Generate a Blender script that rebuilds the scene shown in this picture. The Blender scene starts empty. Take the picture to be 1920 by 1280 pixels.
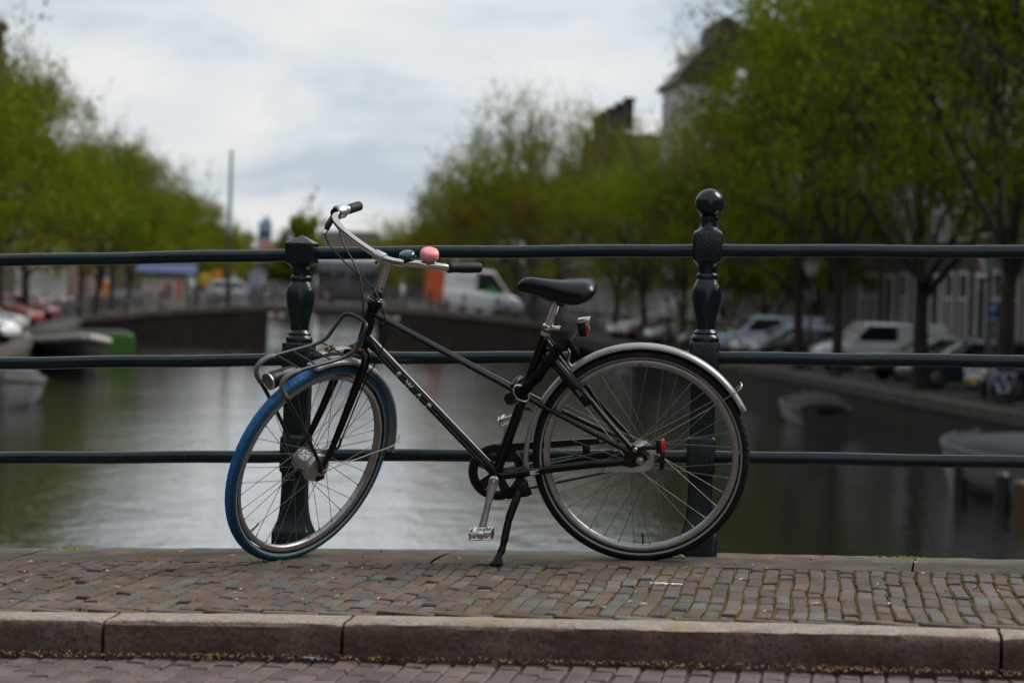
import bpy, bmesh, math, random
import numpy as np
from mathutils import Vector, Matrix

random.seed(7)
rng = np.random.default_rng(7)
SC = bpy.context.scene
COL = SC.collection
PI = math.pi
rad = math.radians

# ------------------------------------------------------------------ camera
F_PX = 4400.0
YAW, ROLL, PITCH = rad(8.0), rad(1.8), rad(1.198)
CAM_Z = 0.84
_f = Vector((-math.sin(YAW) * math.cos(PITCH), math.cos(YAW) * math.cos(PITCH), -math.sin(PITCH)))
_r0 = Vector((math.cos(YAW), math.sin(YAW), 0))
_u0 = _r0.cross(_f)
_r = _r0 * math.cos(ROLL) + _u0 * math.sin(ROLL)
_u = _u0 * math.cos(ROLL) - _r0 * math.sin(ROLL)
cam_d = bpy.data.cameras.new('camera')
cam = bpy.data.objects.new('camera', cam_d)
COL.objects.link(cam)
_m = Matrix(((_r.x, _u.x, -_f.x), (_r.y, _u.y, -_f.y), (_r.z, _u.z, -_f.z)))
cam.matrix_world = Matrix.Translation((0, 0, CAM_Z)) @ _m.to_4x4()
cam_d.sensor_width = 36.0
cam_d.lens = F_PX / 1920 * 36.0
cam_d.clip_start = 0.1
cam_d.clip_end = 5000
cam_d.dof.use_dof = True
cam_d.dof.focus_distance = 7.52
cam_d.dof.aperture_fstop = 3.2
SC.camera = cam

# ------------------------------------------------------------------ world: broken overcast
SUN_EL, SUN_AZ = rad(46), rad(62)      # azimuth from +Y towards +X
w = bpy.data.worlds.new('World')
SC.world = w
w.use_nodes = True
nt = w.node_tree
N, L = nt.nodes, nt.links
N.clear()
out = N.new('ShaderNodeOutputWorld')
bg = N.new('ShaderNodeBackground')
bg.inputs[1].default_value = 0.1
sky = N.new('ShaderNodeTexSky')
sky.sky_type = 'NISHITA'
sky.sun_disc = False
sky.sun_elevation = SUN_EL
sky.sun_rotation = SUN_AZ
sky.dust_density = 2.0
tc = N.new('ShaderNodeTexCoord')
sep = N.new('ShaderNodeSeparateXYZ')
L.new(tc.outputs['Generated'], sep.inputs[0])
zz = N.new('ShaderNodeMath'); zz.operation = 'MAXIMUM'; zz.inputs[1].default_value = 0.0
L.new(sep.outputs[2], zz.inputs[0])
za = N.new('ShaderNodeMath'); za.operation = 'ADD'; za.inputs[1].default_value = 0.24
L.new(zz.outputs[0], za.inputs[0])
dx = N.new('ShaderNodeMath'); dx.operation = 'DIVIDE'
dy = N.new('ShaderNodeMath'); dy.operation = 'DIVIDE'
L.new(sep.outputs[0], dx.inputs[0]); L.new(za.outputs[0], dx.inputs[1])
L.new(sep.outputs[1], dy.inputs[0]); L.new(za.outputs[0], dy.inputs[1])
cmb = N.new('ShaderNodeCombineXYZ')
L.new(dx.outputs[0], cmb.inputs[0]); L.new(dy.outputs[0], cmb.inputs[1])
n1 = N.new('ShaderNodeTexNoise')
n1.inputs['Scale'].default_value = 2.1
n1.inputs['Detail'].default_value = 6
n1.inputs['Roughness'].default_value = 0.56
n1.inputs['Distortion'].default_value = 0.3
L.new(cmb.outputs[0], n1.inputs['Vector'])
rp = N.new('ShaderNodeValToRGB')
rp.color_ramp.elements[0].position = 0.37
rp.color_ramp.elements[0].color = (4.3, 4.9, 5.5, 1)
rp.color_ramp.elements[1].position = 0.61
rp.color_ramp.elements[1].color = (7.1, 7.05, 6.95, 1)
_e = rp.color_ramp.elements.new(0.48); _e.color = (5.9, 6.3, 6.65, 1)
L.new(n1.outputs[0], rp.inputs[0])
mx = N.new('ShaderNodeMix'); mx.data_type = 'RGBA'
mx.inputs[0].default_value = 0.9
L.new(sky.outputs[0], mx.inputs[6]); L.new(rp.outputs[0], mx.inputs[7])
L.new(mx.outputs[2], bg.inputs[0])
L.new(bg.outputs[0], out.inputs[0])

sun_d = bpy.data.lights.new('sun', 'SUN')
sun_d.energy = 2.6
sun_d.angle = rad(28)
sun_d.color = (1.0, 0.96, 0.9)
sun = bpy.data.objects.new('sun', sun_d)
COL.objects.link(sun)
_sd = Vector((math.sin(SUN_AZ) * math.cos(SUN_EL), math.cos(SUN_AZ) * math.cos(SUN_EL), math.sin(SUN_EL)))
sun.rotation_euler = _sd.to_track_quat('Z', 'Y').to_euler()
sun.location = (0, 0, 30)

SC.view_settings.view_transform = 'Standard'
SC.view_settings.look = 'None'
SC.view_settings.gamma = 1.0
SC.view_settings.use_curve_mapping = False
SC.view_settings.exposure = 0.32
SC.render.engine = 'CYCLES'
SC.cycles.use_denoising = True
SC.cycles.max_bounces = 8
SC.cycles.transparent_max_bounces = 8
SC.cycles.caustics_reflective = False
SC.cycles.caustics_refractive = False

# ================================================================== helpers
class MB:
    """collects vertices and faces of one mesh"""
    def __init__(s):
        s.v = []; s.f = []; s.m = []
    def add(s, vs, fs, mi=0):
        o = len(s.v)
        s.v.extend([tuple(map(float, q)) for q in vs])
        s.f.extend([tuple(i + o for i in f) for f in fs])
        s.m.extend([mi] * len(fs))
        return s
    def box(s, c, d, mi=0, R=None, bev=0.0):
        hx, hy, hz = d[0] / 2, d[1] / 2, d[2] / 2
        if bev <= 0:
            vs = [(x * hx, y * hy, z * hz) for x in (-1, 1) for y in (-1, 1) for z in (-1, 1)]
            fs = [(0, 1, 3, 2), (4, 6, 7, 5), (0, 4, 5, 1), (2, 3, 7, 6), (0, 2, 6, 4), (1, 5, 7, 3)]
        else:
            b = min(bev, hx * .98, hy * .98, hz * .98)
            bm = bmesh.new()
            bmesh.ops.create_cube(bm, size=1)
            for q in bm.verts:
                q.co = Vector((q.co.x * 2 * hx, q.co.y * 2 * hy, q.co.z * 2 * hz))
            bmesh.ops.bevel(bm, geom=list(bm.edges), offset=b, segments=2, profile=0.5, affect='EDGES')
            bm.verts.index_update()
            vs = [tuple(q.co) for q in bm.verts]
            fs = [tuple(q.index for q in f.verts) for f in bm.faces]
            bm.free()
        if R is not None:
            vs = [tuple(R @ Vector(q)) for q in vs]
        return s.add([(q[0] + c[0], q[1] + c[1], q[2] + c[2]) for q in vs], fs, mi)
    def tube(s, path, r, n=10, mi=0, closed=False, caps=True, flat=None):
        P = [Vector(q) for q in path]
        k = len(P)
        rs = list(r) if hasattr(r, '__len__') else [r] * k
        T = []
        for i in range(k):
            if closed:
                t = P[(i + 1) % k] - P[i - 1]
            else:
                t = P[min(i + 1, k - 1)] - P[max(i - 1, 0)]
            T.append(t.normalized() if t.length > 1e-9 else Vector((0, 0, 1)))
        ref = Vector((0, 0, 1)) if abs(T[0].z) < 0.9 else Vector((1, 0, 0))
        if flat is not None:
            ref = Vector(flat)
        a = (ref - T[0] * ref.dot(T[0])).normalized()
        vs = []
        for i in range(k):
            if i:
                if flat is not None:
                    a = Vector(flat)
                a = (a - T[i] * a.dot(T[i])).normalized()
            b = T[i].cross(a)
            rr = rs[i]
            ra, rb = rr if hasattr(rr, '__len__') else (rr, rr)
            for j in range(n):
                g = 2 * PI * j / n
                vs.append(P[i] + a * (ra * math.cos(g)) + b * (rb * math.sin(g)))
        fs = []
        for i in range(k if closed else k - 1):
            i2 = (i + 1) % k
            for j in range(n):
                j2 = (j + 1) % n
                fs.append((i * n + j, i * n + j2, i2 * n + j2, i2 * n + j))
        if caps and not closed:
            fs.append(tuple(range(n - 1, -1, -1)))
            fs.append(tuple((k - 1) * n + j for j in range(n)))
        return s.add(vs, fs, mi)
    def lathe(s, prof, o=(0, 0, 0), ax=(0, 0, 1), n=24, mi=0, closed_prof=False):
        """prof: (radius, height along ax)"""
        o = Vector(o); ax = Vector(ax).normalized()
        ref = Vector((0, 0, 1)) if abs(ax.z) < 0.9 else Vector((1, 0, 0))
        a = (ref - ax * ref.dot(ax)).normalized(); b = ax.cross(a)
        vs = []
        for (r, h) in prof:
            for j in range(n):
                g = 2 * PI * j / n
                vs.append(o + ax * h + a * (r * math.cos(g)) + b * (r * math.sin(g)))
        k = len(prof); fs = []
        for i in range(k if closed_prof else k - 1):
            i2 = (i + 1) % k
            for j in range(n):
                j2 = (j + 1) % n
                fs.append((i * n + j, i * n + j2, i2 * n + j2, i2 * n + j))
        if not closed_prof:
            if prof[0][0] > 1e-6: fs.append(tuple(range(n - 1, -1, -1)))
            if prof[-1][0] > 1e-6: fs.append(tuple((k - 1) * n + j for j in range(n)))
        return s.add(vs, fs, mi)
    def loft(s, rings, mi=0, cap=True, closed=True):
        n = len(rings[0]); vs = [q for rg in rings for q in rg]; fs = []
        for i in range(len(rings) - 1):
            for j in range(n if closed else n - 1):
                j2 = (j + 1) % n
                fs.append((i * n + j, i * n + j2, (i + 1) * n + j2, (i + 1) * n + j))
        if cap and closed:
            fs.append(tuple(range(n - 1, -1, -1)))
            fs.append(tuple((len(rings) - 1) * n + j for j in range(n)))
        return s.add(vs, fs, mi)
    def prism(s, poly, a, b, mi=0):
        """poly of 3-D points extruded from offset a to offset b (vectors)"""
        n = len(poly)
        A = [Vector(q) + Vector(a) for q in poly]; B = [Vector(q) + Vector(b) for q in poly]
        fs = [tuple(range(n - 1, -1, -1)), tuple(range(n, 2 * n))]
        fs += [(i, (i + 1) % n, n + (i + 1) % n, n + i) for i in range(n)]
        return s.add(A + B, fs, mi)
    def mesh(s, name, mats, smooth=40, fix=True):
        me = bpy.data.meshes.new(name)
        me.from_pydata(s.v, [], s.f)
        for m in (mats if isinstance(mats, (list, tuple)) else [mats]):
            me.materials.append(m)
        if any(s.m):
            me.polygons.foreach_set('material_index', s.m)
        if fix:
            bm = bmesh.new(); bm.from_mesh(me)
            bmesh.ops.recalc_face_normals(bm, faces=bm.faces)
            bm.to_mesh(me); bm.free()
        if smooth:
            me.shade_smooth()
            me.set_sharp_from_angle(angle=rad(smooth))
        me.update()
        return me

def link(name, data, parent=None, loc=None, rot=None, scale=None):
    o = bpy.data.objects.new(name, data)
    COL.objects.link(o)
    if parent is not None: o.parent = parent
    if loc is not None: o.location = loc
    if rot is not None: o.rotation_euler = rot
    if scale is not None: o.scale = scale
    return o
def obj(name, mb, mats, parent=None, smooth=40, fix=True, loc=None, rot=None):
    return link(name, mb.mesh(name, mats, smooth, fix), parent, loc, rot)
def tag(o, label=None, cat=None, group=None, kind=None):
    if label: o['label'] = label
    if cat: o['category'] = cat
    if group: o['group'] = group
    if kind: o['kind'] = kind
    return o
def empty(name, loc=(0, 0, 0), rz=0.0):
    o = link(name, None, None, loc, (0, 0, rz)); o.empty_display_size = 0.2
    return o
def copy_tree(o, parent=None):
    c = o.copy(); COL.objects.link(c); c.parent = parent
    for ch in list(o.children): copy_tree(ch, c)
    return c
def cr(pts, k=8, closed=False):
    """Catmull-Rom through pts"""
    P = [Vector(q) for q in pts]; n = len(P); outp = []
    rngi = range(n) if closed else range(n - 1)
    for i in rngi:
        p1, p2 = P[i], P[(i + 1) % n]
        p0 = P[i - 1] if (closed or i > 0) else p1 * 2 - p2
        p3 = P[(i + 2) % n] if (closed or i + 2 < n) else p2 * 2 - p1
        for t in range(k):
            t = t / k
            outp.append(0.5 * ((2 * p1) + (p2 - p0) * t + (2 * p0 - 5 * p1 + 4 * p2 - p3) * t * t + (3 * p1 - p0 - 3 * p2 + p3) * t ** 3))
    if not closed: outp.append(P[-1])
    return outp
def lerp(a, b, t): return a + (b - a) * t

# ------------------------------------------------------------------ materials
def new_mat(name):
    m = bpy.data.materials.new(name); m.use_nodes = True
    return m, m.node_tree, m.node_tree.nodes['Principled BSDF']
def nnode(nt, t, **kw):
    n = nt.nodes.new(t)
    for k, v in kw.items():
        if k in n.inputs: n.inputs[k].default_value = v
        else: setattr(n, k, v)
    return n
def noise(nt, scale, detail=4, rough=0.55, vec=None, coord='Object', sc=None):
    tcn = nt.nodes.new('ShaderNodeTexCoord')
    src = tcn.outputs[coord]
    if sc is not None:
        mp = nt.nodes.new('ShaderNodeMapping'); mp.inputs['Scale'].default_value = sc
        nt.links.new(src, mp.inputs[0]); src = mp.outputs[0]
    n = nt.nodes.new('ShaderNodeTexNoise')
    n.inputs['Scale'].default_value = scale; n.inputs['Detail'].default_value = detail; n.inputs['Roughness'].default_value = rough
    nt.links.new(src, n.inputs['Vector'])
    return n
def ramp(nt, src, stops):
    r = nt.nodes.new('ShaderNodeValToRGB')
    e = r.color_ramp.elements
    while len(e) < len(stops): e.new(0.5)
    for i, (p, c) in enumerate(stops):
        e[i].position = p; e[i].color = (c[0], c[1], c[2], 1)
    nt.links.new(src, r.inputs[0])
    return r
def bump(nt, bs, src, strength, dist):
    b = nt.nodes.new('ShaderNodeBump')
    b.inputs['Strength'].default_value = strength; b.inputs['Distance'].default_value = dist
    nt.links.new(src, b.inputs['Height']); nt.links.new(b.outputs[0], bs.inputs['Normal'])
    return b
def mix(nt, fac, a, b, mode='MIX'):
    m = nt.nodes.new('ShaderNodeMix'); m.data_type = 'RGBA'; m.blend_type = mode
    for sock, v in ((m.inputs[0], fac), (m.inputs[6], a), (m.inputs[7], b)):
        if isinstance(v, (int, float)): sock.default_value = v
        elif isinstance(v, (tuple, list)): sock.default_value = (v[0], v[1], v[2], 1)
        else: nt.links.new(v, sock)
    return m.outputs[2]
def rnd_node(nt):
    """one random number for each object and each loose piece of a mesh"""
    oi = nt.nodes.new('ShaderNodeObjectInfo'); ge = nt.nodes.new('ShaderNodeNewGeometry')
    a = nt.nodes.new('ShaderNodeMath'); a.operation = 'MULTIPLY_ADD'; a.inputs[1].default_value = 7.31
    nt.links.new(oi.outputs['Random'], a.inputs[0]); nt.links.new(ge.outputs['Random Per Island'], a.inputs[2])
    f = nt.nodes.new('ShaderNodeMath'); f.operation = 'FRACT'
    nt.links.new(a.outputs[0], f.inputs[0])
    return f.outputs[0]
def plain(name, col, rough=0.5, metal=0.0, coat=0.0, spec=0.5, var=0.12, nscale=30.0, bmp=0.0, bdist=0.002, rvar=0.1):
    m, nt, bs = new_mat(name)
    nz = noise(nt, nscale, 5)
    lo = [c * (1 - var) for c in col]; hi = [min(1, c * (1 + var)) for c in col]
    r = ramp(nt, nz.outputs[0], [(0.3, lo), (0.7, hi)])
    nt.links.new(r.outputs[0], bs.inputs['Base Color'])
    rr = nt.nodes.new('ShaderNodeMapRange')
    rr.inputs['To Min'].default_value = max(0.02, rough - rvar); rr.inputs['To Max'].default_value = min(1, rough + rvar)
    nz2 = noise(nt, nscale * 0.37, 4)
    nt.links.new(nz2.outputs[0], rr.inputs[0]); nt.links.new(rr.outputs[0], bs.inputs['Roughness'])
    bs.inputs['Metallic'].default_value = metal
    bs.inputs['Coat Weight'].default_value = coat
    bs.inputs['Coat Roughness'].default_value = 0.08
    bs.inputs['Specular IOR Level'].default_value = spec
    if bmp > 0: bump(nt, bs, nz.outputs[0], bmp, bdist)
    return m
M = {}
M['frame_black'] = plain('frame_black', (0.003, 0.003, 0.0035), 0.16, coat=0.0, spec=0.42, nscale=60, rvar=0.05)
M['satin_black'] = plain('satin_black', (0.006, 0.006, 0.007), 0.38, spec=0.35, nscale=80)
M['rubber'] = plain('rubber', (0.010, 0.009, 0.011), 0.66, spec=0.35, nscale=120, bmp=0.15, bdist=0.001)
M['saddle'] = plain('saddle', (0.004, 0.004, 0.005), 0.33, spec=0.4, nscale=420, bmp=0.10, bdist=0.0006)
M['tyre_blue'] = plain('tyre_blue', (0.006, 0.125, 0.36), 0.62, nscale=40, var=0.2)
M['tyre_teal'] = plain('tyre_teal', (0.005, 0.075, 0.135), 0.66, nscale=40, var=0.2)
M['tyre_black'] = plain('tyre_black', (0.010, 0.0095, 0.0095), 0.75, spec=0.3, nscale=60, var=0.3)
M['reflex'] = plain('reflex', (0.30, 0.29, 0.28), 0.5)
M['alu'] = plain('alu', (0.58, 0.58, 0.60), 0.38, metal=0.9, nscale=50)
M['rim_alu'] = plain('rim_alu', (0.42, 0.40, 0.40), 0.40, metal=0.85, nscale=50)
M['chrome'] = plain('chrome', (0.72, 0.70, 0.68), 0.12, metal=1.0, var=0.05, rvar=0.05)
M['steel'] = plain('steel', (0.45, 0.42, 0.38), 0.3, metal=1.0)
M['spoke'] = plain('spoke', (0.24, 0.22, 0.19), 0.45, metal=0.7)
M['fender'] = plain('fender', (0.35, 0.35, 0.36), 0.38, metal=0.35, coat=0.2, nscale=20)
M['grey_rubber'] = plain('grey_rubber', (0.16, 0.16, 0.18), 0.6)
M['dark_steel'] = plain('dark_steel', (0.035, 0.032, 0.034), 0.35, metal=0.3)
M['pink'] = plain('pink', (0.86, 0.33, 0.32), 0.5, var=0.04)
M['teal_gloss'] = plain('teal_gloss', (0.004, 0.055, 0.075), 0.15, coat=0.5)
M['white_print'] = plain('white_print', (0.88, 0.88, 0.88), 0.5)
M['faint_print'] = plain('faint_print', (0.075, 0.072, 0.07), 0.6)
M['red_lens'] = plain('red_lens', (0.62, 0.02, 0.012), 0.15, coat=0.5)
M['lamp_lens'] = plain('lamp_lens', (0.78, 0.80, 0.84), 0.12, metal=0.0, nscale=150, var=0.6)
M['sleeve'] = plain('sleeve', (0.006, 0.006, 0.0065), 0.95, spec=0.15, nscale=300, bmp=0.5, bdist=0.002)
M['sticker'] = plain('sticker', (0.62, 0.62, 0.62), 0.5)
M['brass'] = plain('brass', (0.35, 0.26, 0.13), 0.35, metal=1.0)

def iron_paint():
    m, nt, bs = new_mat('green_iron_paint')
    nz = noise(nt, 9, 6, 0.6)
    r = ramp(nt, nz.outputs[0], [(0.3, (0.002, 0.012, 0.017)), (0.7, (0.005, 0.022, 0.028))])
    # a few chips of red lead
    ch = noise(nt, 38, 2, 0.4)
    cr_ = ramp(nt, ch.outputs[0], [(0.705, (0, 0, 0)), (0.715, (1, 1, 1))])
    c = mix(nt, cr_.outputs[0], r.outputs[0], (0.07, 0.02, 0.013))
    nt.links.new(c, bs.inputs['Base Color'])
    bs.inputs['Specular IOR Level'].default_value = 0.42
    bs.inputs['Roughness'].default_value = 0.22
    lump = noise(nt, 70, 3, 0.6)
    bump(nt, bs, lump.outputs[0], 0.22, 0.003)
    return m
M['iron'] = iron_paint()
def iron_cast():
    m, nt, bs = new_mat('green_cast_iron')
    nz = noise(nt, 9, 6, 0.6)
    r = ramp(nt, nz.outputs[0], [(0.3, (0.002, 0.010, 0.014)), (0.7, (0.004, 0.018, 0.022))])
    nt.links.new(r.outputs[0], bs.inputs['Base Color'])
    bs.inputs['Specular IOR Level'].default_value = 0.42
    bs.inputs['Roughness'].default_value = 0.2
    lump = noise(nt, 120, 2, 0.5, sc=(1, 1, 1.6))
    bump(nt, bs, lump.outputs[0], 0.45, 0.004)
    return m
M['cast'] = iron_cast()

def brick_mat(name, stops, bump_s=0.35):
    m, nt, bs = new_mat(name)
    rn = rnd_node(nt)
    r = ramp(nt, rn, stops)
    r.color_ramp.interpolation = 'LINEAR'
    nz = noise(nt, 55, 6, 0.65, coord='Object')
    d = ramp(nt, nz.outputs[0], [(0.25, (0.50, 0.49, 0.48)), (0.75, (1.35, 1.33, 1.3))])
    c = mix(nt, 1.0, r.outputs[0], d.outputs[0], 'MULTIPLY')
    geo = nt.nodes.new('ShaderNodeNewGeometry')
    st = nt.nodes.new('ShaderNodeTexNoise'); st.inputs['Scale'].default_value = 5.0; st.inputs['Detail'].default_value = 5
    nt.links.new(geo.outputs['Position'], st.inputs['Vector'])
    sr = ramp(nt, st.outputs[0], [(0.35, (0.72, 0.70, 0.68)), (0.65, (1.12, 1.1, 1.08))])
    c = mix(nt, 1.0, c, sr.outputs[0], 'MULTIPLY')
    nt.links.new(c, bs.inputs['Base Color'])
    bs.inputs['Roughness'].default_value = 0.82
    fine = noise(nt, 180, 5, 0.7)
    bump(nt, bs, fine.outputs[0], bump_s, 0.003)
    return m
BR = [(0.0, (0.082, 0.052, 0.042)), (0.14, (0.112, 0.068, 0.053)), (0.30, (0.090, 0.066, 0.054)), (0.46, (0.130, 0.096, 0.078)),
      (0.60, (0.122, 0.068, 0.051)), (0.72, (0.088, 0.084, 0.079)), (0.84, (0.128, 0.124, 0.117)), (0.93, (0.062, 0.060, 0.060)), (1.0, (0.160, 0.122, 0.100))]
M['paver'] = brick_mat('paver', BR)
M['road_brick'] = brick_mat('road_brick', [(0.0, (0.088, 0.068, 0.066)), (0.5, (0.115, 0.086, 0.082)), (1.0, (0.135, 0.104, 0.100))])

def ground_mat(name, c1, c2, c3, scale=18.0, bmp=0.4):
    m, nt, bs = new_mat(name)
    nz = noise(nt, scale, 7, 0.65)
    r = ramp(nt, nz.outputs[0], [(0.3, c1), (0.5, c2), (0.68, c3)])
    nt.links.new(r.outputs[0], bs.inputs['Base Color'])
    bs.inputs['Roughness'].default_value = 0.9
    n2 = noise(nt, scale * 9, 5, 0.7)
    bump(nt, bs, n2.outputs[0], bmp, 0.006)
    return m
M['joint'] = ground_mat('mossy_joint_soil', (0.030, 0.024, 0.016), (0.050, 0.044, 0.016), (0.085, 0.082, 0.014), 14)
M['road_joint'] = ground_mat('road_joint_soil', (0.016, 0.014, 0.013), (0.028, 0.023, 0.020), (0.05, 0.038, 0.024), 20)
M['moss'] = ground_mat('moss', (0.10, 0.10, 0.010), (0.17, 0.165, 0.016), (0.24, 0.22, 0.03), 60)
M['coping'] = ground_mat('coping_stone', (0.058, 0.048, 0.033), (0.092, 0.076, 0.055), (0.15, 0.125, 0.095), 9, 0.9)
def granite(name, base, dark, rust, rscale=3.0, ramt=0.66, spk=160):
    m, nt, bs = new_mat(name)
    sp = noise(nt, spk, 4, 0.75)
    r = ramp(nt, sp.outputs[0], [(0.36, dark), (0.5, base), (0.66, [min(1, c * 1.25) for c in base])])
    big = noise(nt, rscale, 6, 0.65)
    rr = ramp(nt, big.outputs[0], [(ramt - 0.12, (0, 0, 0)), (ramt + 0.06, (0.75, 0.75, 0.75))])
    c = mix(nt, rr.outputs[0], r.outputs[0], rust)
    st = noise(nt, 11, 6, 0.7)
    sr = ramp(nt, st.outputs[0], [(0.3, (0.6, 0.6, 0.6)), (0.7, (1.2, 1.2, 1.2))])
    c = mix(nt, 0.8, c, sr.outputs[0], 'MULTIPLY')
    nt.links.new(c, bs.inputs['Base Color'])
    bs.inputs['Roughness'].default_value = 0.75
    ro = noise(nt, 32, 4, 0.6)
    sm_ = nt.nodes.new('ShaderNodeMath'); sm_.operation = 'MULTIPLY_ADD'; sm_.inputs[1].default_value = 2.5
    nt.links.new(ro.outputs[0], sm_.inputs[0]); nt.links.new(sp.outputs[0], sm_.inputs[2])
    bump(nt, bs, sm_.outputs[0], 0.6, 0.005)
    return m
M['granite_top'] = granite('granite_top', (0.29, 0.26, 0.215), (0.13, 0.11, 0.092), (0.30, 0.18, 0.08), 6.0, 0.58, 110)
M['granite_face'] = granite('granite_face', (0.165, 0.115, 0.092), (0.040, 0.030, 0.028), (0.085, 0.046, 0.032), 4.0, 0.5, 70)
M['leaf_litter'] = plain('leaf_litter', (0.42, 0.34, 0.22), 0.8, var=0.5, nscale=15)
M['seed_litter'] = plain('seed_litter', (0.17, 0.10, 0.045), 0.9, var=0.6, nscale=25)
M['paper'] = plain('paper', (0.72, 0.68, 0.66), 0.8)
M['foil'] = plain('foil', (0.45, 0.5, 0.62), 0.25, metal=0.6, var=0.4)

def zdeck(x): return 0.026 * x - 0.0041 * x * x
Y_ROAD, Y_KERB0, Y_KERB1, Y_COPE0, Y_COPE1 = 6.02, 6.02, 6.175, 7.455, 7.885
KERB_H = 0.095
XL, XR = -4.6, 2.6            # stretch of bridge with single bricks and stones

# ================================================================== the near bridge
def strip(mb, x0, x1, y0, y1, dz, n=60, mi=0):
    vs = []; fs = []
    for i in range(n + 1):
        x = lerp(x0, x1, i / n)
        vs += [(x, y0, zdeck(x) + dz), (x, y1, zdeck(x) + dz)]
    for i in range(n): fs.append((2 * i, 2 * i + 2, 2 * i + 3, 2 * i + 1))
    mb.add(vs, fs, mi)
pav = MB(); strip(pav, -13, 17, Y_KERB1 - 0.03, Y_COPE0 + 0.03, -0.0085)
pavement = tag(obj('pavement', pav, M['joint'], smooth=0), kind='structure')
rd = MB(); strip(rd, -13, 17, -6, Y_KERB0 + 0.05, -KERB_H - 0.010)
road = tag(obj('road', rd, M['road_joint'], smooth=0), kind='structure')

def brick_mesh(name, lx, ly, h, mat, seed, cham=0.004):
    rg = random.Random(seed)
    j = lambda a: rg.uniform(-a, a)
    hx, hy = lx / 2, ly / 2
    cs = [(-hx, -hy), (hx, -hy), (hx, hy), (-hx, hy)]
    cs = [(x + j(0.0018), y + j(0.003)) for x, y in cs]
    mids = []; tops = []; bots = []
    for k, (x, y) in enumerate(cs):
        bots.append((x, y, -h)); mids.append((x, y, -cham * 0.9 + j(0.001)))
        f = 1 - cham / abs(x) * rg.uniform(0.6, 1.4); g = 1 - cham / abs(y) * rg.uniform(0.6, 1.6)
        tops.append((x * f, y * g, j(0.0012)))
    mb = MB()
    fs = []
    for a in (0, 4):
        for k in range(4): fs.append((a + k, a + (k + 1) % 4, a + 4 + (k + 1) % 4, a + 4 + k))
    fs.append((8, 9, 10, 11))
    mb.add(bots + mids + tops, fs)
    return mb.mesh(name, mat, smooth=0)

class Rest:
    def __init__(s): s.mb = MB()
    def put(s, me, x, y, z, rx, ry, rz):
        R = Matrix.Rotation(rz, 3, 'Z') @ Matrix.Rotation(ry, 3, 'Y') @ Matrix.Rotation(rx, 3, 'X')
        s.mb.add([tuple(R @ v.co + Vector((x, y, z))) for v in me.vertices], [tuple(p.vertices) for p in me.polygons])

# footway bricks: long side across the footway, columns slightly wavy
PX, PY = 0.0462, 0.158
full = [brick_mesh('paver', 0.0405, 0.153, 0.03, M['paver'], 10 + i) for i in range(6)]
half = [brick_mesh('paver_half', 0.0400, 0.075, 0.03, M['paver'], 30 + i) for i in range(4)]
spots = []
ncol = int((XR - XL) / PX)
for c in range(ncol):
    x0 = XL + (c + 0.5) * PX
    ph = random.uniform(0, PY)
    y = 6.262 + 0.002 * random.random()
    first = True
    while y < Y_COPE0 - 0.03:
        if first and ph > PY * 0.5:
            ln = 0.075; me = random.choice(half)
        elif random.random() < 0.10 or y + 0.157 > Y_COPE0 + 0.004:
            ln = 0.075; me = random.choice(half)
            if y + 0.078 > Y_COPE0 + 0.004: break
        else:
            ln = 0.153; me = random.choice(full)
        first = False
        yc = y + ln / 2
        wob = 0.004 * math.sin(yc * 4.2 + x0 * 2.1) + 0.0028 * math.sin(yc * 9 + x0 * 5.3 + 1.0) + random.gauss(0, 0.0011)
        slope = 0.005 * 4.2 * math.cos(yc * 4.2 + x0 * 2.1) + 0.025 * math.cos(yc * 9 + x0 * 5.3 + 1.0) + random.gauss(0, 0.014)
        spots.append((x0 + wob, yc, me, -slope))
        y += ln + random.uniform(0.003, 0.0065)
# course laid lengthwise against the kerb
edge = [brick_mesh('paver_edge', 0.155, 0.044, 0.03, M['paver'], 50 + i) for i in range(4)]
x = XL
while x < XR:
    ln = 0.155
    spots.append((x + ln / 2, 6.228, random.choice(edge), random.uniform(-0.02, 0.02)))
    x += ln + random.uniform(0.004, 0.009)
def in_view(x, y):
    px = 960 + F_PX * (x * math.cos(YAW) + y * math.sin(YAW)) / (y * math.cos(YAW) - x * math.sin(YAW))
    return -20 < px < 1940
vis = sorted([s for s in spots if in_view(s[0], s[1])], key=lambda s: s[1])
keep = set(id(s) for s in vis[:300])
rest = Rest()
for s in spots:
    x, y, me, rz = s
    low = 0.0015 * math.sin(x * 7) + random.gauss(0, 0.0021) - (0.006 if random.random() < 0.03 else 0)
    rx, ry = random.gauss(0, 0.014), random.gauss(0, 0.022)
    z = zdeck(x) + low
    if id(s) in keep:
        link('brick', me, pavement, (x, y, z), (rx, ry, rz))
    else:
        rest.put(me, x, y, z, rx, ry, rz)
tag(obj('brick_field', rest.mb, M['paver'], pavement, smooth=0), kind='stuff')

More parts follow.
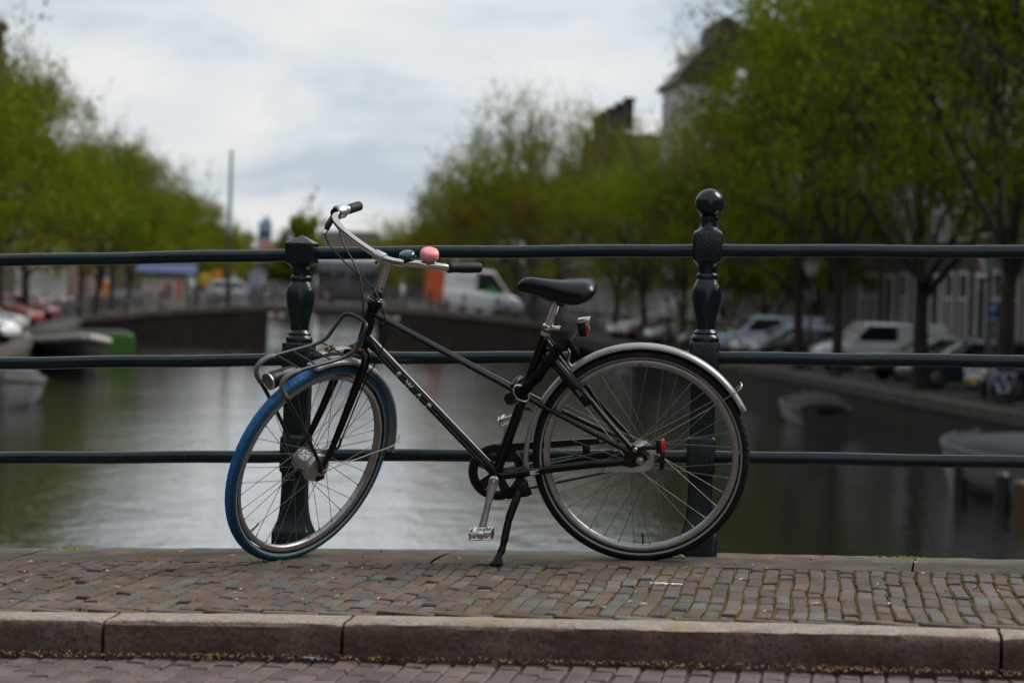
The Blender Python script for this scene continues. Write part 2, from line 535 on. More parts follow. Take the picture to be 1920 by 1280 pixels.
# roadway bricks
rfull = [brick_mesh('road_paver', 0.056, 0.138, 0.03, M['road_brick'], 70 + i, 0.006) for i in range(6)]
rest = Rest(); rspots = []
RPX, RPY = 0.0615, 0.1445
for c in range(int((XR - XL) / RPX)):
    x0 = XL + (c + 0.5) * RPX
    ph = (c % 2) * RPY * 0.5 + random.uniform(-0.012, 0.012)
    for k in range(11):
        yc = Y_KERB0 - 0.022 - ph - RPY * (k + 0.5)
        if c % 2 and k == 0: rspots.append((x0, yc + RPY * 0.74, 0.5))
        rspots.append((x0, yc, 1.0))
nvis = 0
for (x, y, sy) in sorted(rspots, key=lambda s: -s[1]):
    me = random.choice(rfull)
    z = zdeck(x) - KERB_H + random.gauss(0, 0.0016) - 0.004
    rx, ry, rz = random.gauss(0, 0.012), random.gauss(0, 0.016), random.gauss(0, 0.014)
    x += random.gauss(0, 0.0016)
    if in_view(x, y) and y > 5.52 and nvis < 298 and sy == 1.0:
        nvis += 1
        link('brick', me, road, (x, y, z), (rx, ry, rz))
    elif sy < 1:
        R = Matrix.Rotation(rz, 3, 'Z')
        rest.mb.add([tuple(R @ Vector((v.co.x, v.co.y * 0.47, v.co.z)) + Vector((x, y, z))) for v in me.vertices], [tuple(p.vertices) for p in me.polygons])
    else:
        rest.put(me, x, y, z, rx, ry, rz)
tag(obj('brick_field', rest.mb, M['road_brick'], road, smooth=0), kind='stuff')

# kerb: long granite blocks with worn edges
kerb = tag(empty('kerb', (0, Y_KERB0, 0)), kind='structure')
def kerb_stone(x0, x1, seed):
    rg = np.random.default_rng(seed)
    n = max(6, int((x1 - x0) / 0.03))
    g = 0.0045
    prof = []   # (y, z, material) going from the back top over the front edge down
    ys = [(0.157, -0.10), (0.157, -0.012), (0.150, -0.002), (0.10, 0.0), (0.05, 0.001), (0.018, -0.001), (0.007, -0.0055), (0.001, -0.014), (-0.002, -0.03), (-0.004, -0.055), (-0.003, -0.08), (0.000, -0.14)]
    wob = np.cumsum(rg.normal(0, 0.0012, (n + 1, len(ys))), axis=0)
    wob -= np.linspace(0, 1, n + 1)[:, None] * wob[-1]
    mb = MB(); vs = []; fs = []; mi = []
    m_ = len(ys)
    for i in range(n + 1):
        t = i / n
        x = lerp(x0 + g, x1 - g, t)
        endr = 0.006 * (math.exp(-(t * (x1 - x0)) / 0.012) + math.exp(-((1 - t) * (x1 - x0)) / 0.012))
        for k, (yy, dz) in enumerate(ys):
            front = k >= 5
            wy = (wob[i, k] * 0.8 + rg.normal(0, 0.0011)) if front else 0
            wz = wob[i, k] * 0.35 + rg.normal(0, 0.0005)
            vs.append((x, Y_KERB0 + yy + wy + (endr if front else 0), zdeck(x) + 0.002 + dz + wz - (endr if k in (3, 4, 5, 6) else 0)))
    for i in range(n):
        for k in range(m_ - 1):
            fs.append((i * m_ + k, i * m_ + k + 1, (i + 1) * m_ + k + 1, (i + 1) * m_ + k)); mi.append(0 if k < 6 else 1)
    mb.add(vs, fs); mb.m = mi
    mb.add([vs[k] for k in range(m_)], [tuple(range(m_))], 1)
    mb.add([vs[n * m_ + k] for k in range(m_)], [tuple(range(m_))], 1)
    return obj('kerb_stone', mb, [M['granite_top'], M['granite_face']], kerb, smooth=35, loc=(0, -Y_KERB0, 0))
kx = [-5.6, -4.05, -3.12, -1.922, -1.272, 0.425, 1.6, 3.0]
for i in range(len(kx) - 1): kerb_stone(kx[i], kx[i + 1], 200 + i)

# coping stones along the water
coping = tag(empty('coping', (0, Y_COPE1, 0)), kind='structure')
cx = [-6.0, -4.3, -2.7, -1.28, 0.255, 1.9, 3.4]
for i in range(len(cx) - 1):
    mb = MB(); n = 30; ys = [(Y_COPE0 + 0.004, -0.02), (Y_COPE0 + 0.008, -0.003), (Y_COPE0 + 0.03, 0.001), (7.6, 0.004), (7.75, 0.003), (Y_COPE1 - 0.02, 0.0), (Y_COPE1 - 0.004, -0.008), (Y_COPE1, -0.03), (Y_COPE1, -0.22)]
    vs = []; fs = []
    for k in range(n + 1):
        x = lerp(cx[i] + 0.003, cx[i + 1] - 0.003, k / n)
        for (yy, dz) in ys: vs.append((x + (0.06 * (yy - 7.67) if k in (0, n) else 0), yy + random.gauss(0, 0.001), zdeck(x) + dz + random.gauss(0, 0.0008)))
    for k in range(n):
        for q in range(len(ys) - 1): fs.append((k * 9 + q, k * 9 + q + 1, k * 9 + 10 + q, k * 9 + 9 + q))
    mb.add(vs, fs)
    obj('coping_stone', mb, M['coping'], coping, smooth=40, loc=(0, -Y_COPE1, 0))
mb = MB()   # plain continuation of coping and kerb beyond the stretch in view
for (a, b) in ((-13, -6.0), (3.4, 17)): strip(mb, a, b, Y_COPE0, Y_COPE1, 0.0, 20)
obj('coping_run', mb, M['coping'], coping, loc=(0, -Y_COPE1, 0))
mb = MB()
for (a, b) in ((-13, -5.6), (3.0, 17)): strip(mb, a, b, Y_KERB0, Y_KERB1, 0.0, 20)
obj('kerb_run', mb, M['granite_top'], kerb, loc=(0, -Y_KERB0, 0))

# moss in the joints, litter
def blob(mb, x, y, z, r, h, n=6):
    vs = [(x + r * math.cos(2 * PI * k / n + x * 90) * random.uniform(.6, 1.3), y + r * 1.7 * math.sin(2 * PI * k / n + x * 90) * random.uniform(.6, 1.3), z) for k in range(n)] + [(x + random.gauss(0, r * .3), y, z + h)]
    mb.add(vs, [(k, (k + 1) % n, n) for k in range(n)])
moss = MB()
for _ in range(26000):
    c = random.randrange(ncol); x0 = XL + c * PX; y = random.uniform(6.24, Y_COPE0)
    dens = 0.5 + 0.5 * math.sin(x0 * 2.3 + 1.2) * math.cos(y * 3.1 + x0) + (0.45 if x0 > -1.0 else -0.05)
    if random.random() > dens * 0.75: continue
    x = x0 + 0.004 * math.sin(y * 4.2 + x0 * 2.1) + 0.0028 * math.sin(y * 9 + x0 * 5.3 + 1.0) + random.gauss(0, 0.0018)
    blob(moss, x, y, zdeck(x) - 0.010, random.uniform(0.0020, 0.0044), random.uniform(0.008, 0.0145))
for _ in range(900):
    x = random.uniform(XL, XR); y = 6.253 + random.gauss(0, 0.004)
    if random.random() < 0.5 + 0.5 * math.sin(x * 5): blob(moss, x, y, zdeck(x) - 0.010, random.uniform(0.002, 0.006), random.uniform(0.006, 0.013))
for cxx, cyy, nn, sp in ((-2.62, 7.83, 60, 0.035), (-2.25, 7.5, 40, 0.02), (0.22, 7.84, 50, 0.05), (-1.85, 7.47, 30, 0.03)):
    for _ in range(nn):
        x = random.gauss(cxx, sp); y = random.gauss(cyy, 0.012)
        blob(moss, x, min(y, Y_COPE1 - .01), zdeck(x) - 0.001, random.uniform(0.003, 0.008), random.uniform(0.003, 0.011))
tag(obj('moss', moss, M['moss'], smooth=0), 'yellow green moss growing in the brick joints of the footway', 'moss', kind='stuff')
lit = MB()
for _ in range(95):
    x = random.uniform(-3.3, 0.9); y = random.uniform(6.25, 7.85)
    a = random.uniform(0, PI); l_, w_ = random.uniform(0.006, 0.017), random.uniform(0.003, 0.007)
    ca, sa = math.cos(a), math.sin(a); z = zdeck(x) + 0.005
    lit.add([(x - ca * l_, y - sa * l_, z), (x + sa * w_, y - ca * w_, z + random.uniform(0.001, 0.005)), (x + ca * l_, y + sa * l_, z + 0.001), (x - sa * w_, y + ca * w_, z + random.uniform(0.002, 0.006))], [(0, 1, 2, 3)])
tag(obj('fallen_petals', lit, M['leaf_litter'], smooth=0), 'pale fallen petals and seeds scattered over the footway bricks', 'petals', kind='stuff')
lit = MB()
for _ in range(3200):
    x = random.uniform(-3.6, 1.2); y = Y_KERB0 - 0.012 - abs(random.gauss(0, 0.028))
    if random.random() > 0.35 + 0.65 * max(0, math.sin(x * 5.1 + 0.7) * math.cos(x * 2.3)): continue
    a = random.uniform(0, PI); l_, w_ = random.uniform(0.004, 0.012), random.uniform(0.002, 0.006)
    ca, sa = math.cos(a), math.sin(a); z = zdeck(x) - KERB_H + 0.003 + random.random() * 0.008
    lit.add([(x - ca * l_, y - sa * l_, z), (x + sa * w_, y - ca * w_, z + random.uniform(0.001, 0.008)), (x + ca * l_, y + sa * l_, z + 0.001), (x - sa * w_, y + ca * w_, z + random.uniform(0.002, 0.008))], [(0, 1, 2, 3)])
tag(obj('seed_litter', lit, M['seed_litter'], smooth=0), 'brown seed husks and grit gathered along the foot of the kerb', 'litter', kind='stuff')
def scrap(name, cx_, cy_, cz_, l_, w_, mat, label, cat):
    mb = MB(); n = 10; vs = []; fs = []
    for i in range(n + 1):
        for k in range(3):
            vs.append((cx_ + lerp(-l_, l_, i / n), cy_ + (k - 1) * w_ * (0.6 + 0.5 * math.sin(i * 1.7 + 1)), cz_ + 0.004 + 0.005 * abs(math.sin(i * 1.3 + k))))
    for i in range(n):
        for k in range(2): fs.append((i * 3 + k, i * 3 + 3 + k, i * 3 + 4 + k, i * 3 + 1 + k))
    mb.add(vs, fs)
    o = obj(name, mb, mat, smooth=60)
    md = o.modifiers.new('thickness', 'SOLIDIFY'); md.thickness = 0.0008
    tag(o, label, cat)
scrap('paper_scrap', -0.49, 6.93, zdeck(-0.49), 0.048, 0.012, M['paper'], 'torn white paper scrap lying on the footway bricks right of the rear wheel', 'paper')
scrap('wrapper', -1.34, 5.985, zdeck(-1.34) - KERB_H, 0.036, 0.010, M['foil'], 'crumpled blue and silver wrapper in the gutter below the kerb joint', 'wrapper')

# ------------------------------------------------------------------ railing
Y_RAIL = 7.78
PITCH_P = 1.374
post_x = [-0.448 + PITCH_P * k for k in range(-4, 5)]
railing = tag(empty('bridge_railing', (-0.448, Y_RAIL, zdeck(-0.448))), 'dark green iron bridge railing with turned posts and three round rails', 'railing')
SQ = 0.885
K = 1 / 565.4
def post_rings(levels, cx_, z0):
    rings = []
    for (h, hw, p) in levels:
        ring = []
        for j in range(40):
            g = 2 * PI * (j + 0.5) / 40
            c_, s_ = math.cos(g), math.sin(g)
            e = 2.0 / p
            ring.append((cx_ + hw * math.copysign(abs(c_) ** e, c_), Y_RAIL + hw * math.copysign(abs(s_) ** e, s_), z0 + h))
        rings.append(ring)
    return rings
Q = 14
body = [(1052, 41, Q), (1010, 41, Q), (1005, 39, Q), (997, 35, Q), (985, 31, Q), (970, 28, Q), (950, 26.2, Q), (925, 25.5, Q), (896, 25.5, Q),
        (892, 29, Q), (888, 30, Q), (829, 30, Q), (825, 28.5, Q), (822, 25.5, Q), (760, 26, Q), (712, 26.5, Q), (708, 30, Q), (704, 31.5, Q), (650, 31.5, Q), (646, 30, Q)]
mid = [(645, 25.5, 2), (641, 26, 2), (636, 25, 2), (632, 21.5, 2), (628, 22, 2), (625, 20, 2), (622, 17.5, 2), (610, 18.2, 2), (597, 20.5, 2), (580, 24.5, 2), (566, 27, 2), (553, 27.3, 2), (542, 25, 2), (534, 21, 2), (529, 18.5, 2),
       (527, 19.8, 2), (523, 20.2, 2), (519, 19.2, 2), (517, 17, 2), (508, 17.2, 2), (502, 20, 2), (497, 24, 2.6), (494, 27, 4)]
blk = [(493, 29, Q), (490, 31, Q), (446, 31, Q), (442, 29.5, Q)]
def levels(L_): return [((1046 - y) * K, hw * K * (SQ if p > 5 else 1.0), p) for (y, hw, p) in L_]
def make_post(cx_, ball):
    z0 = zdeck(cx_)
    mb = MB()
    if ball:
        prof = body + mid + blk + [(440, 26, 4), (436, 20.5, 2.4), (431, 16, 2), (420, 14.6, 2), (416, 16.3, 2), (411.5, 16.5, 2), (409, 14, 2)]
        mb.loft(post_rings(levels(prof), cx_, z0))
        p = obj('post', mb, M['cast'], railing, smooth=38, loc=-railing.location)
        b = MB()
        R_ = 26.8 * K
        b.lathe([(max(1e-4, R_ * math.sin(t * PI / 24)), -R_ * math.cos(t * PI / 24)) for t in range(2, 25)], (cx_, Y_RAIL, z0 + (1046 - 386) * K), (0, 0, 1), 32)
        obj('ball_finial', b, M['iron'], p, smooth=60)
    else:
        prof = body + mid + [(493, 29, Q), (490, 31, Q), (461, 31, Q), (457, 31.5, Q), (455, 30.5, Q)]
        mb.loft(post_rings(levels(prof), cx_, z0))
        p = obj('post', mb, M['cast'], railing, smooth=38, loc=-railing.location)
        b = MB()
        b.loft(post_rings(levels([(457, 32.2, Q), (455, 31.5, Q), (442, 5, 8), (440.5, 1.2, 4)]), cx_, z0))
        obj('pyramid_cap', b, M['cast'], p, smooth=30)
for k, px_ in enumerate(post_x): make_post(px_, k % 2 == 0)
for i in range(len(post_x) - 1):
    a, b = post_x[i], post_x[i + 1]
    for h in (1.005, 0.650, 0.322):
        mb = MB()
        path = [(lerp(a, b, t / 12), Y_RAIL + 0.0012 * math.sin(t * 1.9 + i), lerp(zdeck(a), zdeck(b), t / 12) + h + (0.006 if i >= 3 else 0) + 0.0012 * math.sin(t * 1.3 + h * 9)) for t in range(13)]
        path[0] = (a + 0.02, Y_RAIL, path[0][2]); path[-1] = (b - 0.02, Y_RAIL, path[-1][2])
        mb.tube(path, 0.0212, 20)
        obj('rail', mb, M['iron'], railing, smooth=60, loc=-railing.location)
mb = MB()
mb.loft([[(-0.535 + dx_ * s_, 7.66 + dy_ * s_, zdeck(-0.5) + h_) for dx_, dy_ in ((-0.05, -0.025), (0.055, -0.022), (0.05, 0.04), (-0.04, 0.04))] for s_, h_ in ((1.0, -0.01), (0.97, 0.008), (0.7, 0.016))])
tag(obj('stone_wedge', mb, M['granite_top'], smooth=30), 'small pale wedge of stone at the foot of the ball topped post', 'stone')

# body of the bridge under the deck
M['old_brick'] = ground_mat('old_brickwork', (0.055, 0.030, 0.022), (0.085, 0.045, 0.034), (0.13, 0.075, 0.058), 3.0)
WATER_Z, QUAY_Z = -2.46, -1.51
mb = MB(); n = 40; vs = []; fs = []
for i in range(n + 1):
    x = lerp(-13, 17, i / n)
    vs += [(x, -6, WATER_Z - 1), (x, 7.80, WATER_Z - 1), (x, 7.80, zdeck(x) - 0.13), (x, -6, zdeck(x) - 0.13)]
for i in range(n):
    for k in range(4): fs.append((4 * i + k, 4 * i + (k + 1) % 4, 4 * i + 4 + (k + 1) % 4, 4 * i + 4 + k))
fs += [(0, 1, 2, 3), (4 * n + 3, 4 * n + 2, 4 * n + 1, 4 * n)]
mb.add(vs, fs)
tag(obj('bridge_body', mb, M['old_brick'], smooth=0), kind='structure')

# ================================================================== the bicycle
BO = Vector((-0.617417, 7.596648, -0.857620 + CAM_Z))
BR_ = Matrix(((-0.997669, 0.059594, -0.033258), (-0.053309, -0.984778, -0.165441), (-0.042611, -0.163282, 0.985659)))
bike = empty('bicycle')
bike.matrix_world = Matrix.Translation(BO) @ BR_.to_4x4()
tag(bike, 'black step-through bicycle with bright blue front tyre parked against the railing', 'bicycle')
SA = Vector((1.0463176, 0, 0.3320081)); SAX = Vector((-0.3530252, 0, 0.9356138)); STEER = 0.9539446
SM = Matrix.Translation(SA) @ Matrix.Rotation(STEER, 4, SAX) @ Matrix.Translation(-SA)
def steer(mb):
    mb.v = [tuple(SM @ Vector(q)) for q in mb.v]
    return mb
HT0, HT1 = Vector((0.8965, 0, 0.7165)), Vector((0.8475, 0, 0.8525))
BB = Vector((0.472, 0, 0.287))
ST_TOP = Vector((0.2915, 0, 0.768))
frame = MB()
frame.tube([HT0, HT0.lerp(HT1, 0.04), HT0.lerp(HT1, 0.07), HT0.lerp(HT1, 0.93), HT0.lerp(HT1, 0.96), HT1], [0.0235, 0.0235, 0.0195, 0.0195, 0.0235, 0.0235], 24)
frame.tube([(0.880, 0, 0.748), (0.4735, 0, 0.299)], 0.0180, 40)                     # down tube
frame.tube([ST_TOP, BB], 0.0160, 24)                                                # seat tube
frame.tube([BB + Vector((0, -0.036, 0)), BB + Vector((0, 0.036, 0))], 0.0225, 24)   # bottom bracket shell
DROP = {1: Vector((0.022, 0.064, 0.371)), -1: Vector((0.022, -0.064, 0.371))}
for s_ in (1, -1):
    frame.tube(cr([(0.846, 0.012 * s_, 0.822), (0.62, 0.014 * s_, 0.694), (0.398, 0.0215 * s_, 0.570), (0.25, 0.036 * s_, 0.489), (0.035, 0.062 * s_, 0.377)], 6), 0.0083, 14)    # twin tubes
    frame.tube(cr([(0.298, 0.012 * s_, 0.742), (0.275, 0.026 * s_, 0.708), (0.135, 0.050 * s_, 0.516), (0.030, 0.063 * s_, 0.392)], 6), 0.0078, 14)                              # seat stays
    frame.tube(cr([(0.455, 0.022 * s_, 0.289), (0.40, 0.030 * s_, 0.298), (0.24, 0.052 * s_, 0.325), (0.05, 0.063 * s_, 0.345)], 6), [(0.0125, 0.0115)] * 18 + [(0.011, 0.010)], 14)   # chain stays
    c = DROP[s_]
    poly = [(0.062, 0, 0.334), (0.055, 0, 0.356), (0.040, 0, 0.392), (0.018, 0, 0.400), (-0.004, 0, 0.378), (-0.022, 0, 0.366), (-0.024, 0, 0.352), (0.0, 0, 0.333), (0.03, 0, 0.326)]
    frame.prism(poly, (0, 0.060 * s_, 0), (0, 0.0665 * s_, 0))
frame.tube([(0.214, -0.034, 0.625), (0.214, 0.034, 0.625)], 0.007, 10)
frame.tube([(0.330, -0.03, 0.302), (0.330, 0.03, 0.302)], 0.008, 10)
obj('frame', frame, M['frame_black'], bike, smooth=50)
# little lug bolts, cable stop and scratches of the frame
for s_ in (1, -1):
    b = MB(); b.lathe([(0.0001, 0.010), (0.006, 0.010), (0.0085, 0.006), (0.0085, 0.0)], (0.0155, 0.0665 * s_, 0.386), (0, s_, 0), 16)
    obj('bolt', b, M['steel'], bike)
b = MB(); b.tube([(0.369, 0.012, 0.512), (0.352, 0.012, 0.507)], 0.0055, 10)
obj('cable_stop', b, M['satin_black'], bike)

# --- lettering wrapped on tubes / bent round circles
def text_mesh(body, size, bold=0.0, spacing=1.0):
    cu = bpy.data.curves.new('t', 'FONT'); cu.body = body; cu.size = size; cu.offset = bold * size; cu.space_character = spacing
    cu.align_x = 'CENTER'; cu.align_y = 'CENTER'; cu.resolution_u = 4
    o = bpy.data.objects.new('t', cu); COL.objects.link(o)
    dg = bpy.context.evaluated_depsgraph_get()
    me = o.evaluated_get(dg).to_mesh()
    bm = bmesh.new(); bm.from_mesh(me)
    bmesh.ops.triangulate(bm, faces=bm.faces)
    bmesh.ops.subdivide_edges(bm, edges=[e for e in bm.edges if e.calc_length() > size * 0.35], cuts=1)
    bmesh.ops.triangulate(bm, faces=bm.faces)
    bm.verts.index_update()
    vs = [tuple(v.co) for v in bm.verts]; fs = [tuple(v.index for v in f.verts) for f in bm.faces]
    bm.free()
    bpy.data.objects.remove(o)
    return vs, fs
DTA, DTB = Vector((0.880, 0, 0.748)), Vector((0.4735, 0, 0.299))
ddir = (DTB - DTA).normalized()
upn = Vector((0, 1, 0)).cross(ddir)            # perpendicular, on the upper side of the tube
if upn.z < 0: upn = -upn
def on_tube(vs, s0, a0, r):
    """text plane (u along the tube, v round it) onto the tube surface; a0 = angle below the side line"""
    res = []
    for (u, v, _) in vs:
        a = a0 + v / r
        res.append(tuple(DTA + ddir * (s0 + u) + (Vector((0, 1, 0)) * math.cos(a) + upn * math.sin(a)) * r))
    return res
tl = (DTB - DTA).length
for ch, frac in (('S', 0.262), ('W', 0.341), ('A', 0.420), ('P', 0.495)):
    vs, fs = text_mesh(ch, 0.0262, 0.055)
    mb = MB(); mb.add(on_tube(vs, frac * tl, -0.30, 0.0189), fs)
    obj('letter', mb, M['white_print'], bike, smooth=0, fix=False)
for frac in (0.199, 0.556):
    vs = [(0, 0, 0)] + [(0.0036 * math.cos(k * PI / 8), 0.0036 * math.sin(k * PI / 8), 0) for k in range(16)]
    mb = MB(); mb.add(on_tube(vs, frac * tl, -0.30, 0.0189), [(0, 1 + k, 1 + (k + 1) % 16) for k in range(16)])
    obj('dot', mb, M['white_print'], bike, smooth=0, fix=False)
# barcode sticker on the chain stay
stk = MB(); stk.box((0.331, 0.0510, 0.3105), (0.050, 0.0008, 0.0135), R=Matrix.Rotation(rad(9.5), 3, 'Y')); 
for k in range(9): stk.box((0.338 - 0.0032 * k, 0.0517, 0.3085 + 0.0004 * k), (0.0011 + 0.0006 * (k % 3), 0.0003, 0.006), 1, R=Matrix.Rotation(rad(9.5), 3, 'Y'))
obj('barcode_sticker', stk, [M['sticker'], M['satin_black']], bike)

# --- wheels
R_T, R_C, R_R = 0.350, 0.3305, 0.3125
def wheel(front):
    wroot = link('wheel', None, bike); wroot.empty_display_size = 0.1
    wroot['label'] = 'front wheel with blue tyre' if front else 'rear wheel with black tyre'
    c = Vector((1.0940, 0, 0.35)) if front else Vector((0, 0, 0.35))
    fin = steer if front else (lambda m_: m_)
    NA, NC = 720, 30
    r = 0.0195
    g = np.linspace(rad(-222), rad(42), NC)      # 0 = +lat, -90 = outwards ; bead to bead over the crown
    th = np.arange(NA) * 2 * PI / NA
    TH, G = np.meshgrid(th, g, indexing='ij')
    crown = np.clip(np.cos((G + PI / 2)), 0, 1)
    a = G + PI / 2
    if front:
        ph = TH * 66 + np.abs(a) * 2.6 * 1.5 + 1.2 * np.sin(np.abs(a) * 5)
        groove = (np.sin(ph) > 0.72) & (np.abs(a) > 0.18) & (np.abs(a) < 1.0)
    else:
        ph = TH * 84 + np.abs(a) * 5.0
        groove = ((np.sin(ph) > 0.45) & (np.abs(a) > 0.35) & (np.abs(a) < 1.15)) | (np.abs(np.abs(a) - 0.30) < 0.05)
    rr = r - np.where(groove, 0.0012, 0.0)
    rho = R_C - rr * np.sin(G)
    lat = rr * np.cos(G)
    X = c.x + rho * np.cos(TH); Y = lat; Z = c.z + rho * np.sin(TH)
    vs = np.stack([X, Y, Z], -1).reshape(-1, 3).tolist()
    mb = MB(); fs = []; mi = []
    ga = (g[:-1] + g[1:]) / 2
    for i in range(NA):
        i2 = (i + 1) % NA
        for k in range(NC - 1):
            fs.append((i * NC + k, i * NC + k + 1, i2 * NC + k + 1, i2 * NC + k))
            d_ = math.degrees(ga[k])
            stripe = 16 < d_ < 30 or -210 < d_ < -196
            mi.append(2 if stripe else (1 if abs(d_ + 90) > 44 else 0))
    mb.add(vs, fs); mb.m = mi
    mats = [M['tyre_blue'], M['tyre_teal'], M['reflex']] if front else [M['tyre_black'], M['tyre_black'], M['reflex']]
    obj('tyre', fin(mb), mats, wroot, smooth=50, fix=False)
    rim = MB()
    rim.lathe([(0.3075, 0.0095), (0.3125, 0.0105), (0.3135, 0.0125), (0.3115, 0.0135), (0.3060, 0.0128), (0.3000, 0.0118), (0.2960, 0.0088), (0.2935, 0.0042), (0.2930, 0),
               (0.2935, -0.0042), (0.2960, -0.0088), (0.3000, -0.0118), (0.3060, -0.0128), (0.3115, -0.0135), (0.3135, -0.0125), (0.3125, -0.0105), (0.3075, -0.0095)], c, (0, 1, 0), 180, closed_prof=True)
    obj('rim', fin(rim), M['rim_alu'], wroot, smooth=50)
    if front:
        fl = {1: (0.0475, 0.0265), -1: (0.036, -0.038)}
        h = MB()
        h.lathe([(0.010, -0.052), (0.012, -0.046), (0.024, -0.045), (0.031, -0.041), (0.0385, -0.0395), (0.0385, -0.0365), (0.031, -0.034), (0.0295, -0.028), (0.030, 0.016), (0.034, 0.022), (0.050, 0.0245), (0.0505, 0.0285), (0.044, 0.030), (0.0425, 0.0345)], c, (0, 1, 0), 48)
        hub = obj('hub', fin(h), M['alu'], wroot, smooth=35)
        h = MB(); h.lathe([(0.0425, 0.034), (0.0445, 0.036), (0.0445, 0.046), (0.038, 0.0495), (0.020, 0.051), (0.012, 0.054), (0.004, 0.056)], c, (0, 1, 0), 40)
        obj('brake_plate', fin(h), M['alu'], wroot, smooth=35)
        h = MB(); h.tube([(c.x, 0.05, c.z), (c.x, 0.0725, c.z)], 0.0048, 12); h.lathe([(0.0088, 0.062), (0.0088, 0.068), (0.006, 0.071)], c, (0, 1, 0), 6)
        obj('axle', fin(h), M['steel'], wroot)
        h = MB(); h.tube([(c.x, -0.05, c.z), (c.x, -0.070, c.z)], 0.0048, 12)
        obj('axle_end', fin(h), M['steel'], wroot)
        h = MB(); h.tube(cr([(c.x - 0.012, 0.052, c.z + 0.012), (c.x - 0.036, 0.056, c.z + 0.030), (c.x - 0.052, 0.057, c.z + 0.058)], 4), [(0.004, 0.006)] * 9, 8)
        h.box((c.x - 0.004, 0.050, c.z - 0.034), (0.034, 0.010, 0.018), bev=0.003)
        obj('brake_arm', fin(h), M['satin_black'], wroot)
    else:
        fl = {1: (0.040, 0.030), -1: (0.040, -0.030)}
        h = MB()
        h.lathe([(0.010, -0.050), (0.030, -0.048), (0.034, -0.040), (0.044, -0.032), (0.044, -0.028), (0.034, -0.025), (0.032, 0), (0.034, 0.025), (0.044, 0.028), (0.044, 0.032), (0.036, 0.034)], c, (0, 1, 0), 48)
        hub = obj('hub', h, M['alu'], wroot, smooth=35)
        h = MB()
        h.lathe([(0.036, 0.034), (0.0455, 0.036), (0.0455, 0.044), (0.040, 0.047), (0.034, 0.0475), (0.030, 0.0455), (0.020, 0.0455), (0.015, 0.050), (0.004, 0.052)], c, (0, 1, 0), 40)
        for k in range(18):
            an = 2 * PI * k / 18
            h.box((c.x + 0.039 * math.cos(an), 0.0475, c.z + 0.039 * math.sin(an)), (0.004, 0.003, 0.009), R=Matrix.Rotation(-an + PI / 2, 3, 'Y'))
        obj('brake_plate', h, M['alu'], wroot, smooth=30)
        h = MB(); h.prism([(0.012, 0, 0.338), (0.10, 0, 0.327), (0.118, 0, 0.322), (0.118, 0, 0.309), (0.09, 0, 0.309), (0.02, 0, 0.308), (-0.02, 0, 0.312), (-0.03, 0, 0.33)], (0, 0.0475, 0), (0, 0.0515, 0))
        h.lathe([(0.001, 0.012), (0.006, 0.012), (0.0075, 0.008), (0.0075, 0)], (0.110, 0.0515, 0.316), (0, 1, 0), 14)
        obj('brake_arm', h, M['alu'], wroot)
        h = MB(); h.tube([(c.x, -0.078, c.z), (c.x, 0.080, c.z)], 0.0048, 12); h.lathe([(0.0088, 0.0667), (0.0088, 0.074), (0.006, 0.0765)], c, (0, 1, 0), 6); h.lathe([(0.013, 0.0667), (0.013, 0.0685)], c, (0, 1, 0), 20)
        obj('axle', h, M['steel'], wroot)
    # spokes
    n = 36
    for k in range(n):
        side = 1 if k % 2 == 0 else -1
        fr, fy = fl[side]
        rt = 2 * PI * (k + 0.5) / n + (0.03 if front else 0.0)
        ht = rt + (1 if (k // 2) % 2 else -1) * rad(62)
        p0 = Vector((c.x + fr * math.cos(ht), fy + 0.0015 * (1 if (k // 2) % 2 else -1), c.z + fr * math.sin(ht)))
        p1 = Vector((c.x + 0.2945 * math.cos(rt), 0.003 * side, c.z + 0.2945 * math.sin(rt)))
        mb = MB()
        q = p1.lerp(p0, 0.045)
        mb.tube([p0, q], 0.00105, 6); mb.tube([q, p1.lerp(q, -0.1)], [0.0019, 0.0021], 6)
        obj('spoke', fin(mb), M['spoke'], wroot, smooth=60, fix=False)
    va = rad(-118) if not front else rad(-27)
    va = rad(-90.5) if not front else rad(-36)
    d_ = Vector((math.cos(va), 0, math.sin(va)))
    mb = MB(); mb.tube([c + d_ * 0.296, c + d_ * 0.270, c + d_ * 0.268, c + d_ * 0.258, c + d_ * 0.257, c + d_ * 0.254], [0.0026, 0.0026, 0.0036, 0.0036, 0.0024, 0.0018], 10)
    obj('valve', fin(mb), M['brass'] if front else M['satin_black'], wroot)
    if not front:
        for body, ang, size, flip in (('CONTINENTAL', 90 + 2.0, 0.0068, 1), ('CONTACT PLUS', -90 - 2.0, 0.0062, 1)):
            vs, fs = text_mesh(body, size, 0.01, 1.15)
            res = []
            for (u, v, _) in vs:
                rho = 0.3335 + v
                an = rad(ang) + u / rho
                # read from the left side of the bicycle: forward is to the reader's left
                y_ = math.sqrt(max(1e-6, 0.0199 ** 2 - (rho - R_C) ** 2))
                res.append((c.x - rho * math.cos(PI - an), y_, c.z + rho * math.sin(an)))
            mb = MB(); mb.add(res, fs)
            obj('tyre_lettering', mb, M['faint_print'], wroot, smooth=0, fix=False)
        mb = MB()
        vs = []
        for k in range(6):
            an = rad(90.5) + (k - 2.5) * 0.008
            for rho in (0.2985, 0.3030): vs.append((c.x + rho * math.cos(an), 0.0127, c.z + rho * math.sin(an)))
        mb.add(vs, [(2 * k, 2 * k + 1, 2 * k + 3, 2 * k + 2) for k in range(5)])
        obj('rim_decal', mb, M['satin_black'], wroot, fix=False)
    return wroot
wheel(True); wheel(False)

